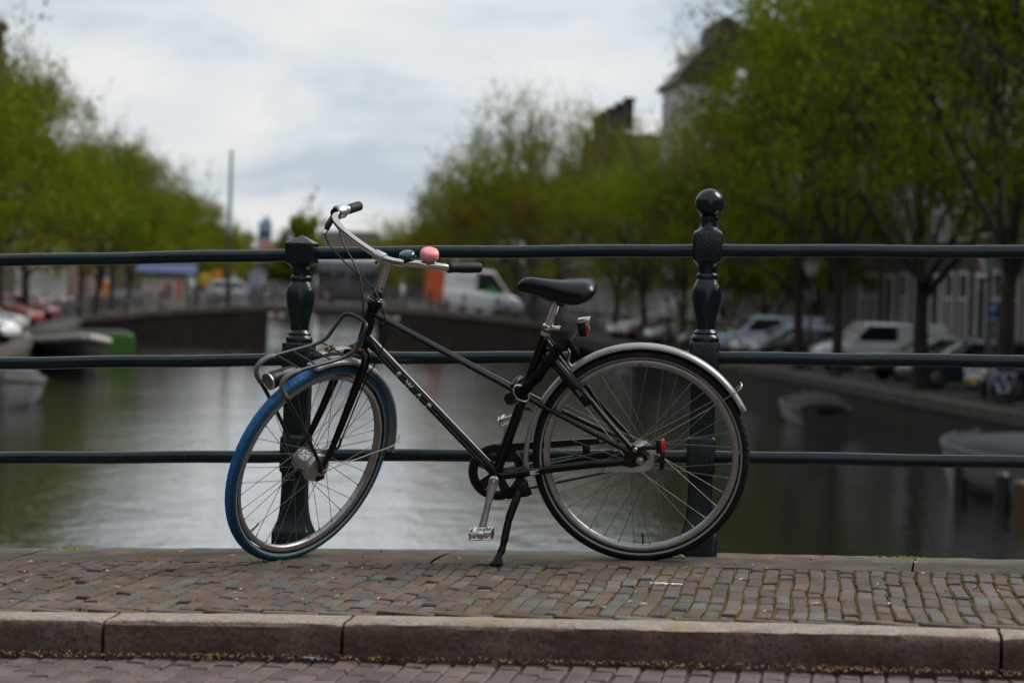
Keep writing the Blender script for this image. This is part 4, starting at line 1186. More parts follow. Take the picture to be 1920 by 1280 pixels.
# tail lamp on a wire behind the seat tube
mb = MB(); mb.tube([(0.232, 0.0, 0.708), (0.195, 0.0, 0.760)], 0.0018, 8)
tl_ = obj('tail_lamp', mb, M['steel'], bike)
Rt = Matrix.Rotation(0.12, 3, 'Y')
mb = MB(); mb.box((0.181, 0, 0.768), (0.026, 0.036, 0.050), R=Rt, bev=0.006)
obj('lamp_body', mb, M['satin_black'], tl_, smooth=40)
mb = MB(); mb.box((0.166, 0, 0.764), (0.010, 0.026, 0.034), R=Rt, bev=0.004)
obj('red_lens', mb, M['red_lens'], tl_, smooth=40)
mb = MB(); mb.box((0.173, 0, 0.796), (0.042, 0.040, 0.013), R=Rt, bev=0.004); mb.box((0.158, 0, 0.778), (0.008, 0.030, 0.030), R=Rt, bev=0.003)
obj('chrome_cover', mb, M['chrome'], tl_, smooth=40)
mb = MB(); mb.tube(cr([(0.232, 0, 0.708), (0.222, 0.008, 0.69), (0.228, 0.012, 0.665), (0.214, 0.01, 0.64)], 5), 0.0045, 8)
obj('lamp_mount', mb, M['steel'], tl_)

# --- chain lock hung on the frame: a thing of its own
clock = empty('chain_lock'); clock.matrix_world = bike.matrix_world.copy()
tag(clock, 'chain lock in a black fabric sleeve slung round the seat tube of the bicycle', 'lock')
mb = MB()
sl = cr([(0.150, -0.062, 0.640), (0.158, -0.072, 0.668), (0.180, -0.070, 0.682), (0.206, -0.055, 0.676), (0.226, -0.020, 0.712), (0.236, 0.022, 0.7235), (0.258, 0.046, 0.708), (0.292, 0.052, 0.664), (0.330, 0.050, 0.615), (0.365, 0.046, 0.582), (0.392, 0.036, 0.562)], 6)
mb.tube(sl, [0.0165 + 0.0022 * math.sin(k * 1.1) + 0.0012 * math.sin(k * 2.7) for k in range(len(sl))], 18)
obj('sleeve', mb, M['sleeve'], clock, smooth=60)
mb = MB(); ctr = Vector((0.3765, 0.052, 0.5690)); e1 = Vector((0.75, 0.10, -0.62)).normalized(); e2 = Vector((0.55, 0.15, 0.70)).normalized()
mb.tube([ctr + e1 * (0.020 * math.cos(2 * PI * k / 32)) + e2 * (0.031 * math.sin(2 * PI * k / 32)) for k in range(32)], 0.0033, 10, closed=True)
obj('shackle', mb, M['chrome'], clock, smooth=60)
mb = MB(); mb.tube([(0.412, 0.0, 0.546), (0.415, 0.028, 0.546)], 0.020, 20); mb.tube(cr([(0.402, 0.03, 0.585), (0.392, 0.0, 0.60), (0.385, -0.03, 0.598)], 4), 0.012, 12)
obj('lock_body', mb, M['satin_black'], clock, smooth=40)
mb = MB(); mb.tube(cr([(0.396, 0.048, 0.545), (0.392, 0.054, 0.552), (0.386, 0.054, 0.545), (0.391, 0.05, 0.536)], 4), 0.0025, 8)
obj('link', mb, M['steel'], clock)

# ================================================================== the canal and its banks
CANG = rad(13.4365)
CD = Vector((-math.sin(CANG), math.cos(CANG), 0)); CR = Vector((math.cos(CANG), math.sin(CANG), 0))
CROT = CANG                       # rotation about Z that turns +Y into the canal direction
def cp(d, lat, z): v = CD * d + CR * lat; return Vector((v.x, v.y, z))
CM = Matrix.Rotation(CROT, 4, 'Z')

def water_mat():
    m, nt, bs = new_mat('canal_water')
    bs.inputs['Base Color'].default_value = (0.010, 0.011, 0.007, 1)
    bs.inputs['Roughness'].default_value = 0.03
    bs.inputs['IOR'].default_value = 1.6
    geo = nt.nodes.new('ShaderNodeNewGeometry')
    def nz(scale, sx, sy, det):
        mp = nt.nodes.new('ShaderNodeMapping'); mp.inputs['Scale'].default_value = (sx, sy, 1); mp.inputs['Rotation'].default_value = (0, 0, 0.3)
        nt.links.new(geo.outputs['Position'], mp.inputs[0])
        n_ = nt.nodes.new('ShaderNodeTexNoise'); n_.inputs['Scale'].default_value = scale; n_.inputs['Detail'].default_value = det; n_.inputs['Roughness'].default_value = 0.55
        nt.links.new(mp.outputs[0], n_.inputs['Vector']); return n_
    a = nz(2.2, 1.0, 0.75, 4); b = nz(0.35, 1.0, 0.6, 3)
    patch = nz(0.055, 1.0, 0.8, 2)
    pr = nt.nodes.new('ShaderNodeMapRange'); pr.inputs['From Min'].default_value = 0.35; pr.inputs['From Max'].default_value = 0.65; pr.inputs['To Min'].default_value = 0.35; pr.inputs['To Max'].default_value = 1.0
    nt.links.new(patch.outputs[0], pr.inputs[0])
    mu = nt.nodes.new('ShaderNodeMath'); mu.operation = 'MULTIPLY'
    nt.links.new(a.outputs[0], mu.inputs[0]); nt.links.new(pr.outputs[0], mu.inputs[1])
    ad = nt.nodes.new('ShaderNodeMath'); ad.operation = 'MULTIPLY_ADD'; ad.inputs[1].default_value = 0.7
    nt.links.new(b.outputs[0], ad.inputs[0]); nt.links.new(mu.outputs[0], ad.inputs[2])
    fr_ = nz(9.0, 1.0, 0.8, 3)
    a2 = nt.nodes.new('ShaderNodeMath'); a2.operation = 'MULTIPLY_ADD'; a2.inputs[1].default_value = 0.16
    nt.links.new(fr_.outputs[0], a2.inputs[0]); nt.links.new(ad.outputs[0], a2.inputs[2])
    bn = bump(nt, bs, a2.outputs[0], 1.0, 0.036)
    bs.inputs['Coat Weight'].default_value = 0.75; bs.inputs['Coat Roughness'].default_value = 0.03; bs.inputs['Coat IOR'].default_value = 1.4
    nt.links.new(bn.outputs[0], bs.inputs['Coat Normal'])
    return m
M['water'] = water_mat()
mb = MB(); mb.add([cp(-60, -60, WATER_Z), cp(-60, 60, WATER_Z), cp(420, 60, WATER_Z), cp(420, -60, WATER_Z)], [(0, 1, 2, 3)])
tag(obj('canal_water', mb, M['water'], smooth=0), kind='structure')

M['street'] = ground_mat('street_bricks', (0.020, 0.017, 0.015), (0.030, 0.025, 0.022), (0.044, 0.037, 0.033), 0.8)
M['quay_brick'] = ground_mat('quay_brick', (0.008, 0.008, 0.003), (0.016, 0.0145, 0.005), (0.030, 0.026, 0.010), 0.9)
M['quay_stone'] = ground_mat('quay_stone', (0.045, 0.042, 0.032), (0.065, 0.060, 0.048), (0.095, 0.086, 0.070), 2.0)
RQ = [(-80, 16.0), (60, 15.9), (125, 16.3), (300, 15.0)]
LQ = [(-80, -8.3), (60, -8.5), (80, -9.0), (112, -10.9), (137, -12.0), (300, -12.0)]
mb = MB()
def bank(poly, far):
    vs = []; fs = []
    for d, l in poly: vs += [cp(d, l, QUAY_Z), cp(d, far, QUAY_Z)]
    for i in range(len(poly) - 1): fs.append((2 * i, 2 * i + 1, 2 * i + 3, 2 * i + 2))
    mb.add(vs, fs)
bank(RQ, 1500); bank(LQ, -1500)
mb.add([cp(300, -1500, QUAY_Z), cp(300, 1500, QUAY_Z), cp(2600, 1500, QUAY_Z), cp(2600, -1500, QUAY_Z)], [(0, 1, 2, 3)])
tag(obj('ground', mb, M['street'], smooth=0), kind='structure')
def quay_wall(poly, sgn, label):
    root = empty('quay_wall', cp(60, poly[1][1], WATER_Z)); tag(root, label, 'wall'); off = -root.location
    m1 = MB(); vs = []; fs = []
    for d, l in poly: vs += [cp(d, l, WATER_Z - 1.0), cp(d, l, QUAY_Z - 0.22)]
    for i in range(len(poly) - 1): fs.append((2 * i, 2 * i + 2, 2 * i + 3, 2 * i + 1))
    m1.add(vs, fs); obj('brickwork', m1, M['quay_brick'], root, smooth=0, loc=off)
    # coping blocks one by one where they can be told apart
    def at(d):
        for (d0, l0), (d1, l1) in zip(poly[:-1], poly[1:]):
            if d0 <= d <= d1: return lerp(l0, l1, (d - d0) / (d1 - d0))
        return poly[-1][1]
    d = 30.0
    while d < 135:
        l_ = 1.9; a, b = d + 0.012, d + l_ - 0.012
        q = MB()
        pts = [(at(a) - 0.05 * sgn, QUAY_Z - 0.22), (at(a) + 0.45 * sgn, QUAY_Z - 0.22), (at(a) + 0.45 * sgn, QUAY_Z + 0.05), (at(a) - 0.05 * sgn, QUAY_Z + 0.05)]
        q.loft([[cp(a, l0, z0) for l0, z0 in pts], [cp(b, l0 + at(b) - at(a), z0) for l0, z0 in pts]])
        obj('coping_stone', q, M['quay_stone'], root, smooth=0, loc=off)
        d += l_
    q = MB()
    for a, b in ((-80, 30), (135, 299)):
        pts = [(at(a) - 0.05 * sgn, QUAY_Z - 0.22), (at(a) + 0.45 * sgn, QUAY_Z - 0.22), (at(a) + 0.45 * sgn, QUAY_Z + 0.05), (at(a) - 0.05 * sgn, QUAY_Z + 0.05)]
        q.loft([[cp(a, l0, z0) for l0, z0 in pts], [cp(b, l0 + at(b) - at(a), z0) for l0, z0 in pts]])
    obj('coping_run', q, M['quay_stone'], root, smooth=0, loc=off)
quay_wall(RQ, 1, 'mossy brick quay wall with stone coping under the parked cars on the right')
quay_wall(LQ, -1, 'low quay wall with stone coping along the left side of the canal')

# ------------------------------------------------------------------ far bridge
FB = 137.0
def fbz(l): # crown of the far deck
    t = (l - 3.5) / 15.0
    return -0.12 - 1.15 * min(1.2, abs(t)) ** 1.8
fb = empty('far_bridge', cp(FB, 2.5, WATER_Z)); tag(fb, 'low brick bridge with a central opening crossing the canal in the distance', 'bridge'); off = -fb.location
M['far_brick'] = ground_mat('far_bridge_brick', (0.026, 0.018, 0.015), (0.040, 0.027, 0.022), (0.062, 0.042, 0.034), 0.9)
M['far_stone'] = ground_mat('far_bridge_stone', (0.12, 0.095, 0.085), (0.17, 0.135, 0.12), (0.22, 0.18, 0.165), 0.8)
def fb_block(l0, l1, name):
    q = MB(); n = 14; rings = []
    for i in range(n + 1):
        l = lerp(l0, l1, i / n); zt = fbz(l) - 0.35
        rings.append([cp(FB, l, WATER_Z - 1), cp(FB + 9, l, WATER_Z - 1), cp(FB + 9, l, zt), cp(FB, l, zt)])
    q.loft(rings); obj(name, q, M['far_brick'], fb, smooth=0, loc=off)
fb_block(-16, -1.3, 'abutment'); fb_block(5.4, 22, 'abutment')
q = MB(); rings = []
for i in range(41):
    l = lerp(-16, 22, i / 40); zt = fbz(l)
    rings.append([cp(FB - 0.15, l, zt - 0.36), cp(FB + 9.15, l, zt - 0.36), cp(FB + 9.15, l, zt), cp(FB - 0.15, l, zt)])
q.loft(rings); obj('deck', q, M['far_stone'], fb, smooth=0, loc=off)
M['dark_iron'] = plain('dark_iron', (0.012, 0.016, 0.018), 0.5, nscale=3)
fpx = [-15.2 + 1.95 * k for k in range(19)]
for l in fpx:
    q = MB(); z = fbz(l)
    q.loft([[cp(FB + 0.1 + dy_ * s_, l + dx_ * s_, z + h_) for dx_, dy_ in ((-1, -1), (1, -1), (1, 1), (-1, 1))] for h_, s_ in ((0, 0.11), (0.12, 0.09), (0.18, 0.06), (0.75, 0.05), (0.85, 0.08), (1.02, 0.08), (1.10, 0.03))])
    obj('post', q, M['dark_iron'], fb, smooth=30, loc=off)
for h in (0.98, 0.62, 0.30):
    q = MB(); q.tube([cp(FB + 0.1, l, fbz(l) + h) for l in fpx], 0.03, 8)
    obj('rail', q, M['dark_iron'], fb, loc=off)
M['sign_red'] = plain('sign_red', (0.5, 0.03, 0.03), 0.5, nscale=4); M['sign_white'] = plain('sign_white', (0.72, 0.72, 0.74), 0.5, nscale=4)
for l in (-0.75, 5.9):
    sg = empty('waterway_sign', cp(FB - 0.25, l, WATER_Z + 1.55)); tag(sg, 'small red and white waterway sign on the far bridge, %s the opening' % ('left of' if l < 0 else 'right of'), 'sign')
    for k, mt in ((-1, 'sign_white'), (0, 'sign_red'), (1, 'sign_white')):
        q = MB(); q.box((0, 0, 0), (0.30, 0.04, 0.24), bev=0.01); obj('stripe', q, M[mt], sg, loc=(k * 0.31, 0, 0))
    sg.rotation_euler = (0, 0, CROT)

# ------------------------------------------------------------------ trees
def leaf_mat(name, c1, c2, c3):
    m = bpy.data.materials.new(name); m.use_nodes = True; nt = m.node_tree; nt.nodes.clear()
    o = nt.nodes.new('ShaderNodeOutputMaterial')
    rn = rnd_node(nt)
    r = ramp(nt, rn, [(0.0, c1), (0.5, c2), (1.0, c3)])
    geo = nt.nodes.new('ShaderNodeNewGeometry')
    nz_ = nt.nodes.new('ShaderNodeTexNoise'); nz_.inputs['Scale'].default_value = 0.35; nz_.inputs['Detail'].default_value = 3
    nt.links.new(geo.outputs['Position'], nz_.inputs['Vector'])
    v = ramp(nt, nz_.outputs[0], [(0.35, (0.75, 0.70, 0.7)), (0.65, (1.25, 1.3, 1.1))])
    c = mix(nt, 1.0, r.outputs[0], v.outputs[0], 'MULTIPLY')
    d = nt.nodes.new('ShaderNodeBsdfDiffuse'); t = nt.nodes.new('ShaderNodeBsdfTranslucent')
    nt.links.new(c, d.inputs[0]); nt.links.new(c, t.inputs[0])
    ms = nt.nodes.new('ShaderNodeMixShader'); ms.inputs[0].default_value = 0.45
    nt.links.new(d.outputs[0], ms.inputs[1]); nt.links.new(t.outputs[0], ms.inputs[2]); nt.links.new(ms.outputs[0], o.inputs[0])
    return m
M['leaf_olive'] = leaf_mat('leaf_olive', (0.112, 0.112, 0.010), (0.165, 0.172, 0.013), (0.210, 0.232, 0.018))
M['leaf_green'] = leaf_mat('leaf_green', (0.090, 0.115, 0.008), (0.140, 0.180, 0.010), (0.195, 0.245, 0.016))
M['leaf_brown'] = leaf_mat('leaf_brown', (0.110, 0.085, 0.018), (0.150, 0.120, 0.020), (0.180, 0.155, 0.024))
M['bark'] = ground_mat('bark', (0.022, 0.018, 0.013), (0.034, 0.028, 0.020), (0.05, 0.042, 0.028), 3.0)

def tree_meshes(seed, H, th, spread, nleaf, leafmat, bare=0.5, leaf=(0.07, 0.13), vase=1.0):
    rg = random.Random(seed); nr = np.random.default_rng(seed)
    tips = []; mb = MB()
    def grow(p, d, ln, r, lvl):
        k = 4 if lvl < 3 else 3
        pts = [p]; rs = [r]
        for i in range(k):
            up = 0.10 if lvl < 2 else (0.05 if lvl < 4 else 0.02)
            sg_ = 0.03 if lvl == 0 else 0.12
            d = (d + Vector((rg.gauss(0, sg_), rg.gauss(0, sg_), up + rg.gauss(0, 0.08)))).normalized()
            p = p + d * (ln / k); pts.append(p); rs.append(max(0.006, r * (1 - 0.45 * (i + 1) / k)))
        mb.tube(pts, rs, 8 if lvl == 0 else (6 if lvl == 1 else (4 if lvl == 2 else 3)), caps=False)
        if lvl >= 3:
            for q in pts[1:]: tips.append(q)
        if lvl == 4: return
        nch = (rg.choice((6, 7)), 5, 5, 4)[lvl]
        for i in range(nch):
            f = rg.uniform(0.45, 1.0) if lvl else rg.uniform(0.60, 1.0)
            j = min(int(f * k), k - 1); q = pts[j].lerp(pts[j + 1], f * k - j)
            az = 2 * PI * (i + rg.random() * 0.6) / nch
            an = rad(rg.uniform(28, 58) if lvl else rg.uniform(22, 78)) * vase
            a = d.orthogonal().normalized(); b = d.cross(a)
            nd = (d * math.cos(an) + (a * math.cos(az) + b * math.sin(az)) * math.sin(an)).normalized()
            grow(q, nd, ln * rg.uniform(0.50, 0.78) if lvl else (H - th) * rg.uniform(0.42, 0.60) * spread, rs[j] * (0.55 if lvl else 0.5), lvl + 1)
        if lvl == 0: grow(p, d, (H - th) * 0.55, rs[-1], 1)
    grow(Vector((0, 0, -0.1)), Vector((rg.gauss(0, 0.03), rg.gauss(0, 0.03), 1)).normalized(), th, 0.24 + 0.006 * H, 0)
    trunk = mb
    T_ = np.array([tuple(t) for t in tips])
    zt = np.percentile(T_[:, 2], 99.5); sc = H / zt
    trunk.v = [(x * sc, y * sc, z * sc) for x, y, z in trunk.v]; T_ *= sc
    # denser low down, thin at the top
    hrel = np.clip((T_[:, 2] - th) / (H - th), 0, 1)
    wgt = np.where(hrel < 0.62, 1.0, np.clip(1 - (hrel - 0.62) / 0.38 * (0.4 + bare), 0.04, 1))
    # clumps
    cl = np.sin(T_[:, 0] * 1.1 + seed) * np.cos(T_[:, 1] * 1.2) + np.sin(T_[:, 2] * 1.3 + seed)
    wgt *= np.clip(0.55 + 0.45 * cl, 0.08, 1.2)
    wgt /= wgt.sum()
    idx = nr.choice(len(T_), nleaf, p=wgt)
    C_ = T_[idx] + nr.normal(0, 0.22, (nleaf, 3)) + np.array([0, 0, -0.05])
    s_ = nr.uniform(leaf[0], leaf[1], nleaf)[:, None]
    A_ = nr.normal(0, 1, (nleaf, 3)); A_ /= np.linalg.norm(A_, axis=1)[:, None]
    B_ = np.cross(A_, nr.normal(0, 1, (nleaf, 3))); B_ /= np.linalg.norm(B_, axis=1)[:, None]
    V_ = np.stack([C_ - A_ * s_, C_ - B_ * s_ * 0.62, C_ + A_ * s_, C_ + B_ * s_ * 0.62], 1).reshape(-1, 3)
    me = bpy.data.meshes.new('crown'); me.vertices.add(len(V_)); me.vertices.foreach_set('co', V_.astype(np.float32).ravel())
    me.loops.add(nleaf * 4); me.loops.foreach_set('vertex_index', np.arange(nleaf * 4, dtype=np.int32))
    me.polygons.add(nleaf); me.polygons.foreach_set('loop_start', np.arange(0, nleaf * 4, 4, dtype=np.int32)); me.polygons.foreach_set('loop_total', np.full(nleaf, 4, dtype=np.int32))
    me.materials.append(leafmat); me.update(); me.validate()
    return trunk.mesh('trunk', M['bark'], 60, fix=False), me
TV = {
    'R0': tree_meshes(1, 15.0, 3.7, 0.95, 18000, M['leaf_green'], 0.25),
    'R1': tree_meshes(2, 15.0, 3.8, 1.0, 18000, M['leaf_green'], 0.3),
    'R2': tree_meshes(3, 15.0, 3.8, 0.9, 16000, M['leaf_olive'], 0.5),
    'B0': tree_meshes(4, 15.0, 4.2, 0.85, 17000, M['leaf_brown'], 0.5),
    'N0': tree_meshes(14, 15.0, 4.2, 0.8, 5500, M['leaf_brown'], 0.4),
    'L0': tree_meshes(5, 13.5, 3.4, 0.95, 20000, M['leaf_olive'], 0.5),
    'L1': tree_meshes(6, 13.5, 3.4, 0.9, 15000, M['leaf_olive'], 0.65),
    'L2': tree_meshes(8, 13.0, 3.2, 0.9, 16000, M['leaf_green'], 0.35),
}
def tree(kind, d, lat, h, rz, label, group, zbase=QUAY_Z, sx=1.0):
    base = 13.5 if kind[0] == 'L' else 15.0
    t = empty('elm_tree', cp(d, lat, zbase), rz); s_ = h / base; t.scale = (s_ * sx * 0.74, s_ * sx * 0.74, s_)
    link('trunk', TV[kind][0], t); link('crown', TV[kind][1], t)
    tag(t, label, 'tree', group)
_o1 = ['', 'first', 'second', 'third', 'fourth', 'fifth', 'sixth', 'seventh', 'eighth', 'ninth', 'tenth', 'eleventh', 'twelfth', 'thirteenth', 'fourteenth', 'fifteenth', 'sixteenth', 'seventeenth', 'eighteenth', 'nineteenth', 'twentieth']
ords = _o1[1:] + ['twenty-' + w_ for w_ in _o1[1:10]] + ['thirtieth'] + ['thirty-' + w_ for w_ in _o1[1:10]]
# right bank, nearest first
RT = [('R0', 47, 17.3, 15.5, 0.3, 'leafy elm on the right quay just past the right edge of the picture'),
      ('R1', 55.5, 17.3, 15.8, 1.9, 'tall leafy green elm nearest on the right quay, its crown filling the upper right'),
      ('R0', 63.5, 17.4, 15.5, 4.0, 'green elm rising beside the dark cars on the right quay'),
      ('R1', 73.5, 17.4, 15.2, 5.2, 'green elm with its trunk behind the white compact van'),
      ('R2', 79.5, 17.5, 14.6, 2.2, 'green elm above the ball of the railing post on the right'),
      ('N0', 101, 17.6, 14.8, 0.9, 'thinly leaved elm with bare top twigs before the white gabled house'),
      ('R1', 104, 17.6, 11.6, 3.3, 'lower rounded green elm left of the ball topped post'),
      ('R2', 116, 17.7, 11.8, 1.1, 'olive elm behind the saddle along the right quay'),
      ('R0', 127, 17.7, 11.6, 0.2, 'green elm just before the far bridge on the right')]
for k, d, l, h, rz, lb in RT: tree(k, d, l, h, rz, lb, 'elms on the right quay', sx=0.62 if k == 'N0' else (0.8 if 70 < d < 84 else 1.0))
TV['R3'] = tree_meshes(21, 15.0, 3.0, 1.0, 22000, M['leaf_green'], 0.1, (0.09, 0.16))
for i, (d_, l_, h_) in enumerate(((99, 22.4, 9.8), (109, 22.4, 9.2), (120, 22.4, 9.0), (131, 22.0, 8.8))):
    tree('R3', d_, l_, h_, i * 2.4, 'low young elm before the right houses, %s in its row' % ords[i], 'young elms before the right houses', sx=1.25)
for i, (d, k) in enumerate(((152, 'B0'), (164, 'R2'), (177, 'B0'), (191, 'R1'), (206, 'B0'), (223, 'R2'), (242, 'B0'), (262, 'R2'), (285, 'B0'), (312, 'R2'), (345, 'R0'), (385, 'R2'), (430, 'R0'), (490, 'R2'))):
    tree(k, d, 17.4 - 0.014 * (d - 150), (14.2 if d < 250 else 12.6) + (2.4 if 160 < d < 215 else 0) + 0.9 * math.sin(i * 2.1), i * 1.3, 'brownish spring elm, %s beyond the far bridge along the right bank' % ords[i], 'far elms on the right')
LT = [('L0', 74, -13.4, 13.0, 0.4, 'bright leafy elm cut by the left edge of the picture'),
      ('L2', 86, -12.9, 12.2, 1.1, 'yellow green elm at the far left behind the parked cars'),
      ('L1', 98, -12.9, 14.0, 2.6, 'tall thin elm with bare upper branches above the red cars on the left'),
      ('L0', 109, -13.2, 12.6, 4.0, 'olive elm left of the flagpole, second behind the tall bare one'),
      ('L1', 122, -13.4, 14.6, 5.1, 'bare topped elm in front of the far bridge on the left')]
for k, d, l, h, rz, lb in LT: tree(k, d, l, h, rz, lb, 'elms on the left quay')
for i, (d, k) in enumerate(((150, 'L2'), (163, 'L1'), (177, 'L0'), (194, 'L2'), (212, 'L0'), (232, 'L2'), (256, 'L0'), (282, 'L2'), (312, 'L0'), (345, 'L2'), (385, 'L0'), (430, 'L2'), (490, 'L0'))):
    tree(k, d, -13.2 + 0.010 * max(0, d - 200), 13.6 + 0.8 * math.sin(i * 1.7), i * 1.9, 'green elm, %s beyond the far bridge along the left bank' % ords[i], 'far elms on the left')
# the banks carry on beside and behind the bridge, unseen; elms added to cut the sky light
for i, d_ in enumerate((-8, -19, -30, -42)):
    tree('R0' if i % 2 else 'R1', d_, 18.2, 15.4, i * 2.2, 'leafy elm on the right bank outside the picture, %s from the view' % ords[i], 'elms outside the picture')
    tree('L2' if i % 2 else 'L0', d_ + 3, -11.5, 14.6, i * 1.7, 'leafy elm on the left bank outside the picture, %s from the view' % ords[i], 'elms outside the picture')
# end of the canal: poplars and town
def poplar(d, l, h, w, label):
    key = 'P'
    if key not in TV:
        TV[key] = tree_meshes(11, 15.0, 1.5, 0.8, 20000, M['leaf_green'], 0.0, (0.2, 0.34), 0.6)
    t = empty('poplar_tree', cp(d, l, QUAY_Z), d); s_ = h / 15.0; t.scale = (s_ * w, s_ * w, s_)
    link('trunk', TV[key][0], t); link('crown', TV[key][1], t); tag(t, label, 'tree')
poplar(335, 1.2, 13.6, 0.55, 'tall narrow dark green poplar at the end of the canal')
poplar(338, 3.8, 10.2, 0.4, 'shorter dark poplar right of the tall one at the end of the canal')
poplar(345, -0.8, 8.4, 0.8, 'low bushy tree left of the poplars at the end of the canal')
for i in range(9):
    l = -34 + i * 7.5
    if -6 < l < 7: continue
    tree('L0' if i % 2 else 'R2', 318 + (i % 3) * 6, l, 8.5 + (i % 3), i * 1.1, 'small tree closing the end of the canal, %s from the left' % ords[i], 'trees at the end of the canal')

# ------------------------------------------------------------------ houses
def wall_mat(name, c, sc_=1.2):
    return ground_mat(name, [q * 0.75 for q in c], c, [min(1, q * 1.2) for q in c], sc_, 0.2)
WALLS = [wall_mat('brick_wall_%d' % i, c) for i, c in enumerate(((0.075, 0.036, 0.030), (0.050, 0.027, 0.024), (0.095, 0.048, 0.038), (0.036, 0.026, 0.024), (0.11, 0.085, 0.072)))]
M['plaster'] = wall_mat('white_plaster', (0.60, 0.60, 0.62)); M['tiles'] = wall_mat('roof_tiles', (0.035, 0.026, 0.023)); M['red_tiles'] = wall_mat('red_roof_tiles', (0.17, 0.06, 0.035))
M['trim'] = plain('white_trim', (0.62, 0.61, 0.60), 0.5, nscale=2); M['door'] = plain('door_green', (0.012, 0.03, 0.022), 0.35, nscale=2)
def glass_mat():
    m, nt, bs = new_mat('window_glass'); bs.inputs['Base Color'].default_value = (0.012, 0.014, 0.018, 1); bs.inputs['Roughness'].default_value = 0.05
    nz_ = noise(nt, 3.0, 2); bump(nt, bs, nz_.outputs[0], 0.05, 0.02); return m
M['glass'] = glass_mat()
def unit_window():
    q = MB(); t = 0.075
    for (c, s_) in (((0, -0.03, 0.5 - t / 4), (1, 0.10, t / 2)), ((0, -0.03, -0.5 + t / 4), (1.12, 0.16, t / 2)), ((-0.5 + t / 2, -0.03, 0), (t, 0.10, 1 - t)), ((0.5 - t / 2, -0.03, 0), (t, 0.10, 1 - t)), ((0, -0.025, 0.12), (1 - 2 * t, 0.07, t / 2)), ((0, -0.02, -0.2), (0.04, 0.06, 0.6))):
        q.box(c, s_)
    g_ = MB(); g_.add([(-0.42, -0.015, -0.46), (0.42, -0.015, -0.46), (0.42, -0.015, 0.46), (-0.42, -0.015, 0.46)], [(0, 1, 2, 3)])
    return q.mesh('window', M['trim'], 0), g_.mesh('pane', M['glass'], 0)
UW, UP = unit_window()
def gable_poly(style, w_, h0, rise):
    h = w_ / 2
    if style == 'step':
        return [(-h, h0), (-h, h0 + 0.5), (-h * .72, h0 + .5), (-h * .72, h0 + rise * .4), (-h * .46, h0 + rise * .4), (-h * .46, h0 + rise * .72), (-h * .2, h0 + rise * .72), (-h * .2, h0 + rise),
                (h * .2, h0 + rise), (h * .2, h0 + rise * .72), (h * .46, h0 + rise * .72), (h * .46, h0 + rise * .4), (h * .72, h0 + rise * .4), (h * .72, h0 + .5), (h, h0 + .5), (h, h0)]
    if style == 'neck':
        return [(-h, h0), (-h, h0 + .3), (-h * .6, h0 + .5), (-h * .42, h0 + rise * .45), (-h * .40, h0 + rise * .82), (0, h0 + rise), (h * .40, h0 + rise * .82), (h * .42, h0 + rise * .45), (h * .6, h0 + .5), (h, h0 + .3), (h, h0)]
    return None
